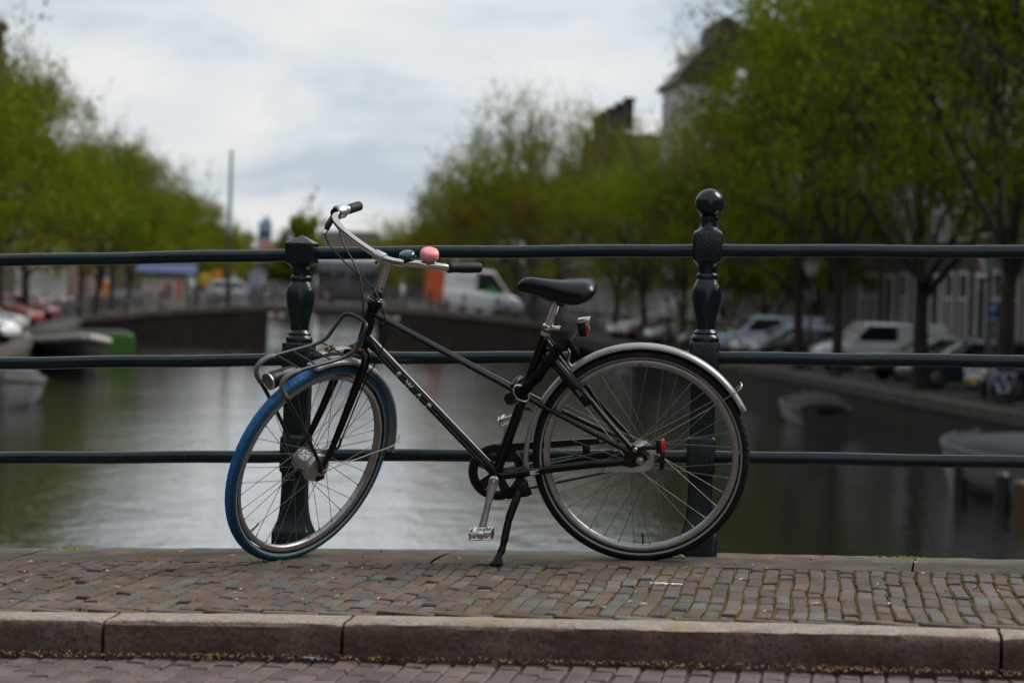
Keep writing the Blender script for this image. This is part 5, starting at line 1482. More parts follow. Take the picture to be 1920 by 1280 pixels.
def house(d0, wd, lat, side, hgt, style, wall, label, cols=3, group=None, storeys=4, roofm='tiles', depth=11.0, detail=True):
    """side=+1: right bank, front faces the canal (towards -lat). local axes: x along the front, y into the house"""
    root = empty('canal_house', cp(d0 + wd / 2, lat, QUAY_Z)); root.rotation_euler = (0, 0, CROT + (-PI / 2 if side > 0 else PI / 2))
    # right bank: local +y -> +lat
    tag(root, label, 'house', group)
    q = MB(); h = wd / 2 - 0.02
    q.box((0, depth / 2, hgt / 2), (wd - 0.04, depth, hgt)); obj('wall', q, wall, root, smooth=0)
    rise = wd * 0.55
    if style in ('step', 'neck'):
        q = MB(); pl = gable_poly(style, wd - 0.04, hgt, rise)
        q.prism([(x, 0, z) for x, z in pl], (0, 0.003, 0), (0, 0.45, 0)); obj('gable', q, wall, root, smooth=0)
        q = MB(); q.prism([(-h, 0.5, hgt), (h, 0.5, hgt), (0, 0.5, hgt + rise * 0.82)], (0, 0, 0), (0, depth - 0.5, 0)); rf = obj('roof', q, M[roofm], root, smooth=0)
    else:
        q = MB(); q.box((0, 0.1, hgt + 0.15), (wd, 0.7, 0.45)); q.box((0, 0.05, hgt - 0.12), (wd - 0.02, 0.4, 0.1)); obj('cornice', q, M['trim'], root, smooth=0)
        q = MB(); q.prism([(-h, 0.5, hgt), (-h, depth, hgt), (-h, depth - 2.5, hgt + 2.6), (-h, 2.6, hgt + 2.6)], (0, 0, 0), (2 * h, 0, 0)); rf = obj('roof', q, M[roofm], root, smooth=0)
        if detail:
            q = MB(); q.box((0, 1.3, hgt + 1.15), (1.5, 1.8, 1.7)); q.prism([(-0.9, 0.35, hgt + 2.0), (0.9, 0.35, hgt + 2.0), (0, 0.35, hgt + 2.7)], (0, 0, 0), (0, 2.2, 0)); dm = obj('dormer', q, M['trim'], rf, smooth=0)
    q = MB(); q.box((h * 0.55, depth * 0.5, hgt + 2.4), (0.8, 0.6, 2.8)); q.box((h * 0.55, depth * 0.5, hgt + 3.85), (0.95, 0.75, 0.14)); obj('chimney', q, WALLS[3], rf, smooth=0)
    if not detail: return root
    fh = [3.9] + [(hgt - 4.2 - 0.5) / (storeys - 1)] * (storeys - 1)
    z = 0.25
    for s_ in range(storeys):
        for c_ in range(cols):
            xc = (c_ - (cols - 1) / 2) * (wd - 0.6) / cols
            if s_ == 0 and c_ == 0:
                q = MB(); q.box((xc, -0.02, 1.75), (1.15, 0.10, 2.5)); dr = obj('door', q, M['door'], root, smooth=0)
                q = MB()
                for cc, ss in (((xc - 0.66, -0.03, 1.95), (0.16, 0.16, 3.1)), ((xc + 0.66, -0.03, 1.95), (0.16, 0.16, 3.1)), ((xc, -0.03, 3.55), (1.5, 0.2, 0.16)), ((xc, -0.5, 0.25), (1.8, 1.0, 0.5))): q.box(cc, ss)
                obj('door_frame', q, M['trim'], dr, smooth=0)
                continue
            ww = min(1.25, (wd - 0.6) / cols * 0.62); wh = fh[s_] * (0.72 if s_ < storeys - 1 else 0.58)
            o = link('window', UW, root, (xc, -0.02, z + fh[s_] * 0.5 + 0.1), None, (ww, 1, wh))
            link('pane', UP, o)
        z += fh[s_] + (0.3 if s_ == 0 else 0)
    q = MB(); q.box((0, -0.03, 0.3), (wd - 0.06, 0.10, 0.6)); obj('plinth', q, M['far_stone'], root, smooth=0)
    return root
wd_list = [7.2, 6.0, 8.4, 6.4, 7.6, 5.8, 7.0, 8.8, 6.2, 7.4, 6.6]
sty = ['cornice', 'neck', 'step', 'cornice', 'neck', 'cornice', 'step']
sname = {'cornice': 'straight cornice', 'neck': 'neck gable', 'step': 'stepped gable'}
wname = ['red brick', 'dark brown brick', 'orange red brick', 'near black brick', 'pale brown brick']
d = 66.0; i = 0
while d < 258:
    wdt = wd_list[i % 11]; hg = [13.2, 12.0, 14.2, 12.6, 13.6, 11.6][i % 6] - (2.6 if d > 149 else 0) + (1.4 if 186 < d < 210 else 0)
    if abs(d + wdt / 2 - 148) < 4.2:
        hr = house(d, wdt, 23.6, 1, 15.6, 'plain', M['plaster'], 'tall white plastered house with steep dark roof standing above the right trees')
        q = MB(); h = wdt / 2; 
        q.prism([(-h - 0.2, -0.5, 15.55), (-h - 0.2, 8.0, 15.55), (-h - 0.2, 5.2, 18.6), (-h - 0.2, 2.2, 18.6)], (0, 0, 0), (2 * h + 0.4, 0, 0)); 
        q.prism([(-h - 0.3, 2.2, 18.5), (-h - 0.3, 5.2, 18.5), (-h - 0.3, 2.6, 19.8)], (0, 0, 0), (2 * h + 0.6, 0, 0)); obj('steep_roof', q, M['tiles'], hr, smooth=0)
    else:
        st_ = sty[i % 7]
        house(d, wdt, 26.0, 1, hg, st_, WALLS[i % 5], '%s canal house with %s, %s house in the right row' % (wname[i % 5], sname[st_], ords[i]), 3 if wdt < 8 else 4, 'houses behind the right trees', detail=d < 215)
    d += wdt; i += 1
# row of chimneys standing on a roof on the right
cs_ = empty('chimney_row', cp(201, 27.2, QUAY_Z + 15.9)); cs_.rotation_euler = (0, 0, CROT - PI / 2); tag(cs_, 'row of dark chimney stacks on the skyline above the right trees', 'chimneys')
q = MB(); q.box((0, 0, -1.5), (20.8, 0.7, 2.6)); obj('parapet', q, WALLS[3], cs_, smooth=0)
for k in range(5):
    q = MB(); q.box((-10 + 5 * k, 0, 1.2), (0.9, 0.7, 2.4)); q.box((-10 + 5 * k, 0, 2.5), (1.5, 0.9, 0.26)); obj('stack', q, WALLS[3], cs_, smooth=0)
q = MB(); q.box((0, 0, 2.3), (20.6, 0.25, 0.2)); obj('cap_beam', q, WALLS[3], cs_, smooth=0)
d = 96.0; i = 0
while d < 290:
    wdt = wd_list[(i + 4) % 11]; st_ = sty[(i + 2) % 7]
    house(d, wdt, -23.5, -1, [10.6, 11.6, 10.2, 12.0][i % 4], st_, WALLS[(i * 3 + 1) % 5], '%s canal house with %s, %s house in the left row' % (wname[(i * 3 + 1) % 5], sname[st_], ords[i]), 3, 'houses behind the left trees', detail=(d > 150 and d < 250))
    d += wdt; i += 1
# house rows beside and behind the bridge (never in view, they shade and are mirrored)
for lat_, sd in ((26.0, 1), (-23.5, -1)):
    q = MB(); dd = -150.0; kk = 0
    while dd < (64 if sd > 0 else 94):
        hh = 12.5 + 2.2 * math.sin(kk * 2.3); ww = wd_list[kk % 11]
        a, b = (lat_, lat_ + 11 * sd)
        q.loft([[cp(dd, a, QUAY_Z), cp(dd, b, QUAY_Z), cp(dd, b, QUAY_Z + hh), cp(dd, (a + b) / 2, QUAY_Z + hh + 3.5), cp(dd, a, QUAY_Z + hh)], [cp(dd + ww - .05, a, QUAY_Z), cp(dd + ww - .05, b, QUAY_Z), cp(dd + ww - .05, b, QUAY_Z + hh), cp(dd + ww - .05, (a + b) / 2, QUAY_Z + hh + 3.5), cp(dd + ww - .05, a, QUAY_Z + hh)]])
        dd += ww; kk += 1
    tag(obj('street_block', q, WALLS[0 if sd > 0 else 1], smooth=0), kind='structure')
# church tower tip on the far left
sp_t = empty('church_spire', cp(186, -23.0, QUAY_Z)); tag(sp_t, 'slim dark spire rising behind the trees at the far left', 'spire')
q = MB(); q.box((0, 0, 8), (2.6, 2.6, 16)); obj('tower', q, WALLS[3], sp_t, smooth=0)
q = MB(); q.loft([[(dx_ * s_, dy_ * s_, z_) for dx_, dy_ in ((-1, -1), (1, -1), (1, 1), (-1, 1))] for z_, s_ in ((16, 1.45), (17.0, 0.9), (19.6, 0.30), (21.4, 0.22), (21.5, 0.5), (21.9, 0.5), (22.2, 0.1))]); obj('spire_roof', q, M['tiles'], sp_t, smooth=0)
# far town at the end of the canal
for i, (l, wdt, hg, mt, rf, lb) in enumerate(((-2.6, 4.2, 6.0, 1, 'red_tiles', 'far house with red tiled roof left of the poplars'), (9, 9, 8.0, 3, 'tiles', 'far dark house at the canal end right of the poplars'))):
    root = empty('far_house', cp(372, l, QUAY_Z)); root.rotation_euler = (0, 0, CROT); tag(root, lb, 'house')
    q = MB(); q.box((0, 0, hg / 2), (wdt, 9, hg)); obj('wall', q, WALLS[mt], root, smooth=0)
    q = MB(); q.prism([(-wdt / 2 - .2, -4.7, hg), (-wdt / 2 - .2, 4.7, hg), (-wdt / 2 - .2, 0, hg + 3.2)], (0, 0, 0), (wdt + .4, 0, 0)); obj('roof', q, M[rf], root, smooth=0)
    for c_ in range(3):
        for s_ in range(2):
            o = link('window', UW, root, ((c_ - 1) * wdt / 3.4, -4.52, 2.0 + s_ * 3.1), None, (1.1, 1, 1.7)); link('pane', UP, o)
for i in range(17):
    wdt = wd_list[i % 11] + 1.5; l = -78 + i * 10.0
    house(560 - wdt / 2 + 6 * math.sin(i), wdt, l, 1, 7.5 + 1.6 * math.sin(i * 1.9), sty[i % 7], WALLS[i % 5], 'distant low house on the horizon beyond the canal end, %s from the left' % ords[i], 3, 'houses on the horizon', detail=False).rotation_euler = (0, 0, CROT)
M['blue_grey'] = wall_mat('blue_grey_cladding', (0.22, 0.32, 0.44))
root = empty('office_block', cp(470, -5.3, QUAY_Z)); root.rotation_euler = (0, 0, CROT); tag(root, 'small blue grey tower block on the horizon between the tree rows', 'building')
q = MB(); q.box((0, 0, 7.4), (2.6, 5, 14.8)); obj('wall', q, M['blue_grey'], root, smooth=0)
q = MB(); q.box((0.2, 0, 15.3), (1.2, 2, 1.0)); obj('roof_house', q, M['blue_grey'], root, smooth=0)
for s_ in range(4):
    q = MB(); q.box((0, -2.52, 3 + s_ * 3.1), (2.2, 0.06, 1.3)); obj('window_band', q, M['glass'], root, smooth=0)

# ------------------------------------------------------------------ vehicles
def paint(name, c, metal=0.0): return plain(name, c, 0.28, metal=metal, coat=0.8, nscale=2.0, var=0.04)
P_ = {'white': paint('paint_white', (0.80, 0.81, 0.84)), 'silver': paint('paint_silver', (0.42, 0.43, 0.46), 0.3), 'grey': paint('paint_grey', (0.075, 0.08, 0.09), 0.3), 'blue': paint('paint_blue', (0.035, 0.06, 0.11), 0.2),
      'black': paint('paint_black', (0.010, 0.011, 0.014)), 'red': paint('paint_red', (0.28, 0.035, 0.035)), 'lightblue': paint('paint_lightblue', (0.40, 0.47, 0.62)), 'orange': paint('paint_orange', (0.62, 0.10, 0.015)), 'darkred': paint('paint_darkred', (0.20, 0.03, 0.035)), 'cream': paint('paint_cream', (0.55, 0.50, 0.42))}
M['plate_yellow'] = plain('plate_yellow', (0.62, 0.36, 0.02), 0.5); M['car_glass'] = plain('car_glass', (0.014, 0.018, 0.022), 0.06, coat=0.4, nscale=1.0); M['head_light'] = plain('head_light', (0.62, 0.64, 0.68), 0.12, metal=0.5); M['plastic'] = plain('dark_plastic', (0.02, 0.02, 0.022), 0.6)
M['tyre'] = plain('car_tyre', (0.015, 0.015, 0.016), 0.8); M['hub_alu'] = plain('hub_cap', (0.32, 0.32, 0.34), 0.3, metal=0.8)
CAR = {  # length, width, height, body stations (x, z top of body), glasshouse (x base front, x top front, x top rear, x base rear)
    'hatch': dict(L=3.95, W=1.70, H=1.40, top=[(2.0, 0.52), (1.95, 0.66), (1.75, 0.80), (1.2, 0.92), (0.75, 0.97), (-0.8, 1.00), (-1.75, 1.0), (-1.9, 0.82), (-1.95, 0.6)], gl=(0.95, 0.25, -1.45, -1.85)),
    'wagon': dict(L=4.6, W=1.78, H=1.40, top=[(2.3, 0.50), (2.25, 0.64), (2.0, 0.78), (1.3, 0.92), (0.85, 0.96), (-1.0, 1.0), (-2.1, 1.0), (-2.25, 0.82), (-2.3, 0.6)], gl=(1.05, 0.25, -1.75, -2.18)),
    'compact_van': dict(L=4.5, W=1.80, H=1.70, top=[(2.25, 0.52), (2.2, 0.72), (2.0, 0.90), (1.55, 1.04), (1.2, 1.10), (-0.8, 1.12), (-2.15, 1.12), (-2.22, 0.9), (-2.25, 0.6)], gl=(1.45, 0.75, -2.1, -2.2)),
    'van': dict(L=5.9, W=2.0, H=2.55, top=[(2.95, 0.55), (2.9, 0.80), (2.7, 1.02), (2.2, 1.22), (1.9, 1.30), (0.5, 1.34), (-2.8, 1.34), (-2.9, 1.0), (-2.95, 0.6)], gl=(2.1, 1.05, -2.8, -2.92)),
}
CACHE = {}
def car(kind, col, at, heading, label, name, group, closed=False, cat=None, rear=None):
    K_ = CAR[kind]; L2, W2, H = K_['L'] / 2, K_['W'] / 2, K_['H']
    root = empty(name, at, heading); tag(root, label, cat or ('van' if 'van' in kind else 'car'), group)
    def section(x, zt, hw):
        e = max(0, (abs(x) - L2 * 0.72) / (L2 * 0.28)); hw = hw * (1 - 0.16 * e * e)
        zb = 0.24 + 0.10 * e
        pts = [(-hw * .80, zb), (-hw * .97, zb + .10), (-hw, (zb + zt) * .5), (-hw * .985, zt - .12), (-hw * .90, zt - .02), (-hw * .5, zt + .015), (hw * .5, zt + .015), (hw * .90, zt - .02), (hw * .985, zt - .12), (hw, (zb + zt) * .5), (hw * .97, zb + .10), (hw * .80, zb)]
        return [(x, y, max(z, zb)) for y, z in pts]
    xs = K_['top']; st = []
    for k in range(len(xs) - 1):
        for t in range(3):
            f = t / 3; st.append((lerp(xs[k][0], xs[k + 1][0], f), lerp(xs[k][1], xs[k + 1][1], f)))
    st.append(xs[-1])
    q = MB(); q.loft([section(x, z, W2) for x, z in st]); body_ = obj('body', q, P_[col], root, smooth=45)
    xb0, xt0, xt1, xb1 = K_['gl']; zb = 0.96 if H < 1.6 else (1.06 if H < 2 else 1.26)
    def gsec(f, w=1.0, dz=0.0):      # f: 0 belt .. 1 roof
        z = lerp(zb - 0.03, H - 0.06, f) + dz; y = lerp(W2 * 0.93, W2 * (0.74 if H < 1.6 else 0.84), f) * w
        xa, xe = lerp(xb0, xt0, f), lerp(xb1, xt1, f)
        return [(xa, -y * .86, z), (xa - .12, -y, z), (xe + .12, -y, z), (xe, -y * .86, z), (xe, y * .86, z), (xe + .12, y, z), (xa - .12, y, z), (xa, y * .86, z)]
    q = MB(); q.loft([gsec(f) for f in (0, 0.5, 1.0)]); obj('glasshouse', q, M['car_glass'], root, smooth=30)
    q = MB(); q.loft([gsec(0.93, 1.02), gsec(1.0, 1.0), gsec(1.0, 0.86, 0.045), gsec(1.0, 0.5, 0.06)]); roof = obj('roof', q, P_[col], root, smooth=40)
    fr, rr_ = gsec(0, 1.015), gsec(1.0, 1.015)
    pil = [(fr[k], rr_[k], 0.055) for k in (1, 2, 5, 6)]
    for s_ in (-1, 1):
        xm = lerp(xb0, xb1, 0.52); pil.append(((xm, s_ * W2 * .935, zb - .03), (xm - .02, s_ * W2 * (.755 if H < 1.6 else .85), H - .06), 0.05))
    for a, b, rr in pil:
        q = MB(); q.tube([a, b], rr, 6); obj('pillar', q, P_[col], roof, smooth=40)
    if closed:     # panelled load bay
        q = MB(); xm = lerp(xb0, xb1, 0.42 if kind == 'van' else 0.50)
        a = [(xm, -W2 * .955, zb - .05), (xb1 + .0, -W2 * .955, zb - .05), (xt1 + .0, -W2 * .87, H - .05), (xm, -W2 * .87, H - .05)]
        q.loft([[(x, y, z) for x, y, z in a], [(x, -y, z) for x, y, z in a]]); obj('load_bay', q, P_[col], root, smooth=0)
        if rear:
            q = MB(); xr_ = lerp(xb1, xm, 0.34)
            a = [(xr_, -W2 - .015, 0.45), (-L2 - .02, -W2 - .015, 0.45), (-L2 - .02, -W2 * .95, H + .0), (xr_, -W2 * .95, H + .0)]
            q.loft([[(x, y, z) for x, y, z in a], [(x, -y, z) for x, y, z in a]]); obj('rear_panel', q, P_[rear], root, smooth=0)
    wr = 0.31 if H < 1.6 else 0.34
    for xw in (L2 * 0.64, -L2 * 0.62):
        for s_ in (-1, 1):
            wroot = link('wheel', None, root, (xw, s_ * (W2 - 0.10), wr))
            if ('tyre', wr) not in CACHE:
                q = MB(); q.lathe([(wr * .62, -.11), (wr * .93, -.11), (wr, -.08), (wr, .08), (wr * .93, .11), (wr * .62, .11)], (0, 0, 0), (0, 1, 0), 28); CACHE[('tyre', wr)] = q.mesh('tyre', M['tyre'], 40)
                q = MB(); q.lathe([(wr * .64, -.112), (wr * .60, -.118), (wr * .2, -.125), (.001, -.12)], (0, 0, 0), (0, 1, 0), 24); q.lathe([(wr * .64, .112), (wr * .60, .118), (wr * .2, .125), (.001, .12)], (0, 0, 0), (0, 1, 0), 24)
                CACHE[('rim', wr)] = q.mesh('rim', M['hub_alu'], 40)
            link('tyre', CACHE[('tyre', wr)], wroot); link('rim', CACHE[('rim', wr)], wroot)
    zf_ = xs[1][1]
    for s_ in (-1, 1):
        q = MB(); q.box((L2 - .14, s_ * W2 * .68, zf_ + .04), (.24, .38, .16), bev=.05); obj('headlight', q, M['head_light'], root)
        q = MB(); q.box((-L2 + .08, s_ * W2 * .76, 0.82 if H < 1.6 else 0.95), (.14, .22, .28), bev=.04); obj('tail_light', q, M['red_lens'], root)
        q = MB(); q.box((xb0 - .35, s_ * (W2 + .08), zb + .05), (.10, .20, .14), bev=.03); obj('mirror', q, P_[col], root)
    q = MB(); q.box((L2 - .01, 0, 0.44), (.03, .52, .11)); obj('number_plate', q, M['plate_yellow'], root, smooth=0)
    q = MB(); q.box((L2 - .06, 0, 0.36), (.10, K_['W'] * .74, .20), bev=.04); obj('bumper_grille', q, M['plastic'], root)
    return root
# heading: local +x -> canal axis; right bank cars nose towards the water (-lat)
HR = CROT + PI; HLF = CROT
gR, gL = 'cars parked nose to the water on the right quay', 'cars parked nose to the water on the left quay'
def rcar(kind, col, d, label, name='parked_car', nose=17.4, tw=0.0, **kw):
    car(kind, col, cp(d, nose + CAR[kind]['L'] / 2, QUAY_Z + 0.01), HR + tw, label, name, gR, **kw)
rcar('hatch', 'black', 52.6, 'black hatchback nearest the right edge of the picture, beside the bicycle on the quay', tw=0.05)
rcar('wagon', 'black', 58.6, 'black estate car on the right quay, first left of the near-edge hatchback', tw=0.06)
rcar('hatch', 'blue', 65.4, 'dark blue hatchback on the right quay between black and grey cars', tw=0.08)
rcar('wagon', 'grey', 71.0, 'dark grey estate car parked right in front of the white compact van', nose=17.7, tw=0.1)
rcar('compact_van', 'white', 78.5, 'white compact panel van parked among dark cars on the right quay', 'parked_van', nose=17.8, tw=0.1, closed=True)
rcar('hatch', 'black', 87.0, 'black hatchback directly left of the white compact van', tw=0.08)
rcar('wagon', 'silver', 91.2, 'silver estate car second left of the white compact van', tw=0.08)
rcar('compact_van', 'lightblue', 95.4, 'pale blue van among the cars right of the ball topped post', 'parked_van', tw=0.06, closed=True)
rcar('hatch', 'silver', 99.8, 'silver hatchback just right of the ball topped post', tw=0.05)
rcar('wagon', 'blue', 103.8, 'dark blue estate car behind the ball topped post', tw=0.05)
rcar('hatch', 'silver', 113.5, 'silver grey hatchback just left of the ball topped post', tw=0.12)
rcar('hatch', 'darkred', 121.5, 'dark red hatchback seen above the rear mudguard', tw=0.1)
rcar('wagon', 'white', 127.5, 'white estate car far off behind the saddle on the right quay', tw=0.1)
def lcar(kind, col, d, label, nose, tw=0.0):
    car(kind, col, cp(d, nose - CAR[kind]['L'] / 2, QUAY_Z + 0.01), HLF + tw, label, 'parked_car', gL)
lcar('hatch', 'white', 83.0, 'white hatchback at the far left edge, half out of the picture', -9.4, -0.35)
lcar('wagon', 'silver', 97.0, 'silver estate car on the left quay between the white and the red car', -10.6, -0.35)
lcar('hatch', 'red', 112.0, 'red hatchback in the middle of the left row of cars', -11.6, -0.35)
lcar('hatch', 'darkred', 130.0, 'dark red hatchback farthest along the left quay', -12.6, -0.3)
lcar('wagon', 'grey', 76.5, 'grey estate car just outside the left edge of the picture', -9.6, -0.3)

# delivery van, bus and other things on the far bridge
zb_ = lambda l: fbz(l) + 0.01
dv = car('van', 'white', cp(FB + 3.2, 10.9, zb_(10.9) + 0.02), CROT, 'white delivery van with orange rear driving over the far bridge', 'delivery_van', None, closed=True, rear='orange')
dv.rotation_euler = (0, 0.075, CROT)
q = MB(); q.box((-0.6, -0.91, 1.75), (1.3, 0.02, 0.34)); obj('logo_panel', q, P_['cream'], dv)
M['van_green'] = plain('van_green', (0.05, 0.28, 0.08), 0.4)
q = MB(); q.lathe([(0.001, 0.0), (0.42, 0.0), (0.42, 0.02), (0.001, 0.02)], (1.0, -0.955, 1.2), (0, -1, 0), 20); obj('logo_disc', q, M['van_green'], dv)
bus = empty('minibus', cp(FB + 5.5, 3.4, zb_(3.4) + 0.02), CROT); tag(bus, 'dark minibus with a pale roof on the far bridge behind the handlebar stem', 'bus')
q = MB(); q.box((0, 0, 1.35), (3.6, 2.0, 2.0), bev=0.12); obj('body', q, P_['grey'], bus)
q = MB(); q.box((0, 0, 2.55), (3.75, 2.1, 0.34), bev=0.1); obj('roof', q, P_['white'], bus)
for k in range(4):
    q = MB(); q.box((-1.3 + 0.87 * k, -1.0, 1.75), (0.72, 0.06, 0.7), bev=0.02); obj('window', q, M['car_glass'], bus)
for xw in (-1.15, 1.15):
    for s_ in (-1, 1):
        wroot = link('wheel', None, bus, (xw, s_ * 0.9, 0.34)); link('tyre', CACHE[('tyre', 0.34)], wroot); link('rim', CACHE[('rim', 0.34)], wroot)
car('hatch', 'silver', cp(FB + 5.0, -3.2, zb_(-3.2) + 0.02), CROT + 0.0, 'silver hatchback crossing the far bridge right of the flagpole', 'car', None)

def far_bike(at, rz, col, label, group, lean=0.08):
    r_ = empty('parked_bicycle', at, rz); r_.rotation_euler = (lean, 0, rz); tag(r_, label, 'bicycle', group)
    if 'fbw' not in CACHE:
        q = MB(); q.tube([(0.34 * math.cos(2 * PI * k / 28), 0, 0.34 * math.sin(2 * PI * k / 28)) for k in range(28)], 0.021, 6, closed=True)
        for k in range(8): q.tube([(0, 0, 0), (0.33 * math.cos(2 * PI * k / 8), 0, 0.33 * math.sin(2 * PI * k / 8))], 0.003, 3)
        CACHE['fbw'] = q.mesh('wheel', M['tyre'], 60)
        for nm in ('black', 'white', 'red', 'blue', 'silver', 'lightblue'):
            q = MB()
            for a, b in (((0.50, 0, .34), (0.40, 0, .88)), ((0.42, 0, .76), (-0.05, 0, .30)), ((0.41, 0, .82), (-0.17, 0, .66)), ((-0.05, 0, .30), (-0.20, 0, .80)), ((-0.19, 0, .72), (-0.52, 0, .34)), ((-0.05, 0, .30), (-0.52, 0, .34)), ((-0.2, 0, .78), (-0.8, 0, .74)), ((-0.52, 0, .34), (-0.72, 0, .74))): q.tube([a, b], 0.017, 6)
            CACHE['fbf' + nm] = q.mesh('frame', P_[nm], 60)
        q = MB(); q.tube(cr([(0.22, -0.28, 1.02), (0.36, -0.2, 1.05), (0.40, 0, 1.0), (0.36, 0.2, 1.05), (0.22, 0.28, 1.02)], 4), 0.013, 6); q.tube([(0.40, 0, 1.0), (0.40, 0, .86)], 0.014, 6); CACHE['fbh'] = q.mesh('handlebar', M['hub_alu'], 60)
        q = MB(); q.loft([[(x, y * w, z + h) for y, z in ((-1, 0), (-.6, .05), (.6, .05), (1, 0), (.5, -.03), (-.5, -.03))] for x, w, h in ((-0.34, .08, .86), (-0.28, .11, .86), (-0.18, .07, .86), (-0.06, .025, .85))]); CACHE['fbs'] = q.mesh('saddle', M['plastic'], 50)
    link('wheel', CACHE['fbw'], r_, (0.5, 0, .36)); link('wheel', CACHE['fbw'], r_, (-0.52, 0, .36)); link('frame', CACHE['fbf' + col], r_); link('handlebar', CACHE['fbh'], r_); link('saddle', CACHE['fbs'], r_)
gB = 'bicycles parked along the far bridge railing'
bl = [(-13.6, 'black'), (-12.4, 'silver'), (-11.5, 'black'), (-10.4, 'blue'), (-9.2, 'black'), (-7.9, 'black'), (-6.6, 'silver'), (-5.0, 'white'), (-1.6, 'black'), (-0.4, 'white'), (1.0, 'black'), (2.0, 'red'), (5.4, 'black'), (6.3, 'silver'), (7.2, 'black'), (12.6, 'blue'), (13.6, 'black'), (15.0, 'red'), (16.2, 'white'), (17.0, 'black')]
for i, (l, cl) in enumerate(bl):
    far_bike(cp(FB + 0.45 + 0.1 * (i % 3), l, zb_(l)), CROT + (0 if i % 2 else PI) + 0.2 * math.sin(i * 3), cl, '%s bicycle against the far bridge railing, %s from the left' % (cl, ords[i]), gB, 0.1 * (1 if i % 2 else -1))
for i in range(16):
    l = -13.0 + 1.9 * i + 0.5 * math.sin(i * 2.3)
    far_bike(cp(FB + 8.4, l, zb_(l)), CROT + (0 if i % 2 else PI) + 0.15 * math.sin(i * 5), ['black', 'blue', 'silver', 'black', 'red'][i % 5], '%s bicycle along the far kerb of the distant bridge, %s from the left' % (['black', 'blue', 'silver', 'black', 'red'][i % 5], ords[i]), 'bicycles along the far kerb of the bridge', 0.08)
q = MB(); q.tube([cp(FB + 8.9, l, fbz(l) + 0.98) for l in fpx], 0.03, 8); obj('rail', q, M['dark_iron'], fb, loc=off)
q = MB(); q.tube([cp(FB + 8.9, l, fbz(l) + 0.55) for l in fpx], 0.03, 8); obj('rail', q, M['dark_iron'], fb, loc=off)
far_bike(cp(54.3, 16.75, QUAY_Z + 0.05), CROT + 1.75, 'lightblue', 'pale blue bicycle standing on the right quay beside the black hatchback', None, 0.12)

# market stall, signs and poles
M['awning_blue'] = plain('awning_blue', (0.035, 0.06, 0.15), 0.7, nscale=2); M['cabinet'] = plain('cabinet_grey', (0.30, 0.31, 0.36), 0.6, nscale=2); M['sign_blue'] = plain('sign_blue', (0.02, 0.07, 0.24), 0.4, nscale=4); M['pale_green'] = plain('pale_green_paint', (0.30, 0.40, 0.36), 0.5, nscale=1); M['brown_wood'] = plain('brown_wood', (0.085, 0.05, 0.022), 0.6, nscale=3)
ks_ = empty('market_stall', cp(FB + 7.5, -7.7, zb_(-7.7) - 0.3), CROT); tag(ks_, 'market stall with a blue awning at the left end of the far bridge', 'stall')
q = MB(); q.box((0, 0, 1.1), (2.5, 1.8, 2.2), bev=0.05); obj('booth', q, P_['cream'], ks_)
q = MB(); q.prism([(-1.6, -1.5, 2.35), (-1.6, 1.0, 2.9), (-1.6, 1.0, 3.0), (-1.6, -1.5, 2.5)], (0, 0, 0), (3.6, 0, 0)); obj('awning', q, M['awning_blue'], ks_, smooth=0)
q = MB(); q.box((0.35, -0.93, 1.35), (0.45, 0.06, 0.9)); obj('red_panel', q, P_['red'], ks_)
q = MB(); q.box((0.95, -0.95, 1.35), (0.62, 0.06, 1.6)); pn = obj('poster_panel', q, P_['cream'], ks_)
q = MB(); q.box((1.02, -0.99, 1.4), (0.30, 0.03, 1.2)); obj('poster', q, P_['orange'], pn)
for s_ in (-1.5, 1.9):
    q = MB(); q.tube([(s_, -1.45, 0), (s_, -1.45, 2.45)], 0.04, 8); obj('awning_pole', q, M['hub_alu'], ks_)
def pole_sign(at, h, w, hh, mat, label, name='road_sign', z1=None):
    r_ = empty(name, at, CROT); tag(r_, label, 'sign')
    q = MB(); q.tube([(0, 0.06, 0), (0, 0.06, h)], 0.04, 8); obj('pole', q, M['hub_alu'], r_)
    q = MB(); q.box((0, 0, h - hh / 2), (w, 0.04, hh), bev=0.015); bd = obj('board', q, mat, r_)
    return r_, bd
M['sign_yellow'] = plain('sign_yellow', (0.62, 0.40, 0.03), 0.5, nscale=3); M['sign_orange'] = plain('sign_orange', (0.70, 0.22, 0.01), 0.5, nscale=3)
pole_sign(cp(FB + 7.2, -5.2, zb_(-5.2)), 1.95, 0.75, 0.7, M['sign_yellow'], 'yellow temporary sign left of the flagpole on the far bridge')
pole_sign(cp(FB + 7.2, -4.45, zb_(-4.4)), 2.1, 0.55, 0.6, M['sign_orange'], 'orange temporary sign touching the flagpole on the far bridge')
pole_sign(cp(FB + 4.0, -10.9, zb_(-10.9)), 1.9, 0.30, 1.0, M['sign_orange'], 'narrow orange banner left of the market stall')
r_, bd = pole_sign(cp(57.6, 17.6, QUAY_Z), 2.5, 0.36, 0.52, M['sign_blue'], 'blue parking sign on a pole at the right edge over the quay', 'parking_sign')
q = MB(); vs, fs = text_mesh('P', 0.26, 0.02); q.add([(x, -0.024, 2.5 - 0.2 + y) for x, y, _ in vs], fs); obj('letter', q, M['white_print'], bd, smooth=0, fix=False)
q = MB(); q.box((0, -0.024, 2.06), (0.22, 0.004, 0.04)); obj('line', q, M['white_print'], bd)
cb = empty('utility_cabinet', cp(FB + 1.2, -1.95, zb_(-1.95)), CROT); tag(cb, 'pale grey utility cabinet on the far bridge left of the square capped post', 'cabinet')
